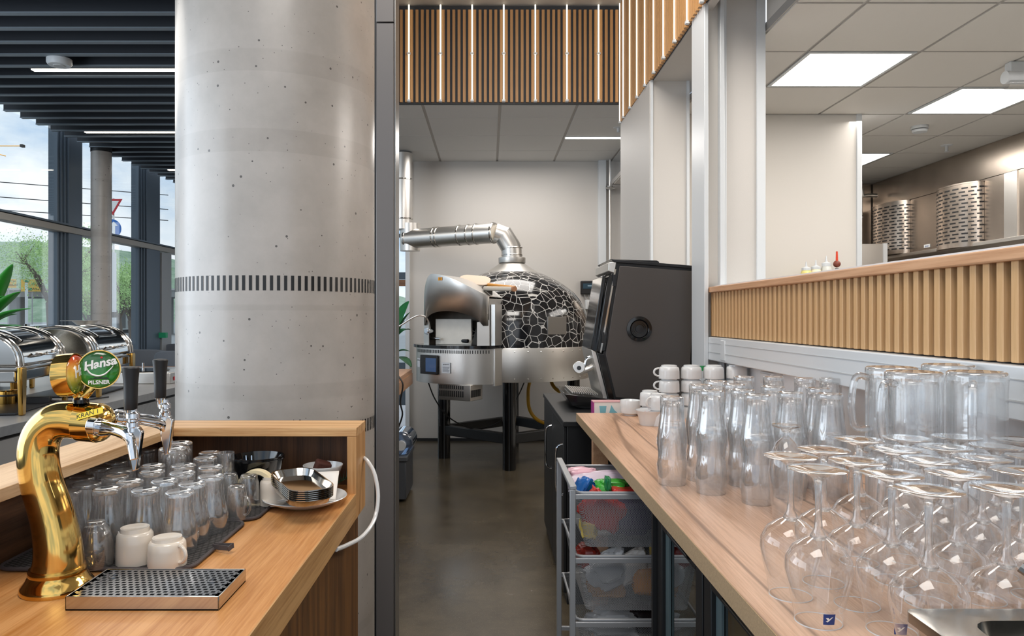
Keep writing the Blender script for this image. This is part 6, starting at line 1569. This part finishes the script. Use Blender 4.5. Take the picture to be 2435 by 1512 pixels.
for lab, x0, x1, y0, y1, rows in (('yellow highway direction board further left', 2, 38, 663, 684, ((4,15,666,671),(4,15,675,680))), ('yellow highway direction board right of the first one', 50, 102, 664, 693, ((59,68,666,671),(64,75,684,690)))):
    t = thing('road_sign', lab, 'road sign', at(x0, y1, 92), 'yellow highway direction boards'); bd = build('board', rect(x0, x1, y0, y1, 92), SGY, t, smooth=False)
    for r_ in rows: build('route_badge', rect(*r_, 91.9), SGG, bd, smooth=False)
    build('gantry_post', rect((x0+x1)/2-1, (x0+x1)/2+1, y1, 799, 92.2), GREYPAN, t, smooth=False)
    for k, w_ in enumerate(('Bergen', 'Arna') if x0 > 40 else ('Voss', 'Ålesund')):
        yy = (675, 687)[k] if x0 > 40 else (668, 677)[k]; textmesh('lettering', w_, .42, BLACKSAT, bd, frame(at((x0+x1)/2+9, yy, 91.85), (1,0,0), (0,0,1)), .01)
t = thing('lamp_mast', 'white post standing in the car park outside', 'mast', at(61, 770, 40)); build('mast', rect(59, 64, 672, 775, 40), WHITE_MET, t, smooth=False); build('mast_foot', G().box(at(57,0,40).x, at(66,0,40).x, 40, 40.2, GZ, at(0,770,40).z), GREYPAN, t, smooth=False)
# yield + mandatory signs
Ys = 20; t = thing('traffic_sign', 'red and white give way sign above the blue one', 'road sign', at(268, 520, Ys)); 
tri = lambda k: [(at(268,0,Ys).x+k*.26*a, at(0,487,Ys).z+k*.26*b_) for a, b_ in ((-1, .62), (1, .62), (0, -1.1))]
build('red_triangle', G().prism(tri(1), Ys, Ys+.02, 'y'), REDP, t, bev=.004); build('white_triangle', G().prism(tri(.66), Ys-.004, Ys, 'y'), WHITEP, t, smooth=False)
build('sign_pole', G().box(at(266,0,Ys).x, at(269.5,0,Ys).x, Ys+.03, Ys+.07, GZ, at(0,470,Ys).z), STEEL, t, smooth=False)
t = thing('traffic_sign', 'round blue sign with white arrows on the same pole', 'road sign', at(266, 544, Ys)); q = at(266, 544, Ys)
Mb = Matrix.Translation(q) @ Matrix.Rotation(pi/2, 4, 'X'); build('blue_disc', G().lathe([(.262,0),(.262,.015),(.0005,.015)], 40, M=Mb), M_('sign_blue', '2A6FC0', .4), t)
build('arrow_print', G().prism([(q.x+.02,q.z-.22),(q.x+.02,q.z+.08),(q.x-.05,q.z+.08),(q.x+.06,q.z+.2),(q.x+.17,q.z+.08),(q.x+.10,q.z+.08),(q.x+.10,q.z-.22)], Ys-.022, Ys-.018, 'y'), WHITEP, t, smooth=False)
build('arrow_print', G().prism([(q.x+.02,q.z-.06),(q.x-.08,q.z-.02),(q.x-.16,q.z-.08),(q.x-.16,q.z-.2),(q.x-.10,q.z-.2),(q.x-.10,q.z-.1),(q.x-.05,q.z-.08),(q.x+.02,q.z-.12)], Ys-.022, Ys-.018, 'y'), WHITEP, t, smooth=False)
t = thing('speed_sign', 'round speed limit sign reading 60 over a yellow diamond', 'road sign', at(137, 729, 45)); q = at(137, 729, 45); Mb = Matrix.Translation(q) @ Matrix.Rotation(pi/2, 4, 'X')
build('red_ring', G().lathe([(.175,0),(.175,.02),(.0005,.02)], 32, M=Mb), REDP, t); build('white_face', G().lathe([(.135,.02),(.135,.03),(.0005,.03)], 32, M=Mb), WHITEP, t)
textmesh('lettering', '60', .19, BLACKSAT, t, frame(q+Vector((0,-.04,0)), (1,0,0), (0,0,1)), .002, bold=.004); q2 = at(137, 740, 45)
build('yellow_diamond', G().prism([(q2.x-.13,q2.z),(q2.x,q2.z+.12),(q2.x+.13,q2.z),(q2.x,q2.z-.12)], 44.97, 45, 'y'), SGY, t, smooth=False); build('sign_pole', G().box(at(136,0,45).x, at(138,0,45).x, 45.05, 45.1, GZ, at(0,720,45).z), STEEL, t, smooth=False)
t = thing('street_pole', 'dark steel street pole behind the right part of the middle window', 'pole', at(326, 800, 16)); build('pole', G().cyl(at(326,470,16), (at(326,0,16).x,16,GZ), .035), DARKFR, t)
t = thing('parking_meter', 'white post with grey head outside beside the concrete column', 'post', at(269, 760, 14)); build('post', G().box(at(264,0,14).x, at(272,0,14).x, 14, 14.08, GZ, at(0,600,14).z), WHITE_MET, t, smooth=False); build('head', rect(265, 271, 742, 755, 13.9), BLACKSAT, t, smooth=False)
for k, ys in enumerate(((432, 452), (468, 486), (500, 512))):
    t = thing('overhead_wire', 'overhead tram wire against the clouds, %s' % ('the highest one', 'the middle one', 'the lowest one')[k], 'wire', at(0, ys[0], 24)); build('wire', G().cyl(at(-100, ys[0]-7, 24), at(400, ys[1]+12, 27), .014, n=6), BLACKSAT, t)
# cars
def car(lab, px, Y, colm, rot=0, van=False):
    t = thing('parked_car', lab, 'car', (0,0,0), 'cars parked outside')
    H = 1.9 if van else 1.45; body = [(-2.1,.35),(-2.15,.75),(-1.95,.95),(-1.1,1.02 if not van else 1.1),(-.55,H-.06),(.9,H),(1.7,H-.12),(2.05,1.0),(2.1,.4)]
    build('body', G().prism(body, -.85, .85, 'y'), colm, t, bev=.06, seg=2)
    win = [(-.95,1.05),(-.50,H-.16),(.85,H-.10),(1.55,H-.2),(1.75,1.05)]
    for y in (-.862, .852): build('side_window', G().prism(win, y, y+.01, 'y'), BLACKGL, t, smooth=False)
    g = G().add([(-2.2+1.12,-.7,1.10),(-2.2+1.12,.7,1.10),(-.60,.65,H-.10),(-.60,-.65,H-.10)], [(0,1,2,3)]); build('windscreen', g, BLACKGL, t, smooth=False)
    for x in (-1.35, 1.3):
        for y in (-.86, .66): build('wheel', G().cyl((x,y,.33), (x,y+.2,.33), .33, n=20), BLACKSAT, t)
    for y in (-.6, .45): build('headlamp', G().box(-2.17, -2.1, y, y+.2, .65, .78), WHITEP, t, smooth=False)
    q = at(px, 0, Y); t.location = (q.x, Y, GZ); t.rotation_euler = (0,0,rot); return t
WC = M_('car_white', 'E4E6E8', .2, coat=.5); RC = M_('car_red', 'C0342C', .2, coat=.5); SCC = M_('car_silver', 'B4B8BC', .2, metal=.4, coat=.5); BCc = M_('car_blue', '2A3A5A', .2, coat=.5)
car('white van parked in the left window', 92, 52, WC, .1, True); car('red car parked behind the white van', 146, 46.5, RC, .4); car('white estate car at the far left of the car park', 0, 47, WC, .2); car('red and white car cut by the plant', 40, 58, RC, .0)
car('silver car in the back row under the speed sign', 140, 62, SCC, .1); car('dark blue car in the back row', 60, 66, BCc, .1); car('white car seen between mullion and column', 205, 60, WC, .1); car('silver car beyond the middle window', 290, 62, SCC, .1)
t = thing('shrub', 'small pale green shrub in front of the parked cars', 'shrub', at(120, 790, 16)); random.seed(4); f = G(); c0 = at(118, 800, 16)
for k in range(700):
    c = c0+Vector((random.gauss(0,.22), random.gauss(0,.2), random.uniform(-.5,.15))); u = Vector((random.gauss(0,.5), random.gauss(0,.5), 1)).normalized(); v = u.orthogonal().normalized(); f.add([c, c+v*.008, c+u*.12, c-v*.008], [(0,1,2,3)])
o = build('foliage', f, FOL[1], t, smooth=False); o['kind'] = 'stuff'; build('stem', G().cyl((c0.x,16,GZ), (c0.x,16,c0.z-.3), .02), BARK, t)
t = thing('low_building', 'pale building with yellow panels far behind the middle window', 'building', at(300, 720, 110)); build('wall', G().box(at(255,0,110).x, at(345,0,110).x, 110, 116, GZ, at(0,668,110).z), M_('far_wall', 'B9C0BF', .8), t, smooth=False)
for x in (275, 295, 312): build('window', rect(x, x+12, 706, 714, 109.9), SGY, t, smooth=False)
build('roof', rect(250, 350, 664, 669, 109.5, 7), DARKFR, t, smooth=False)
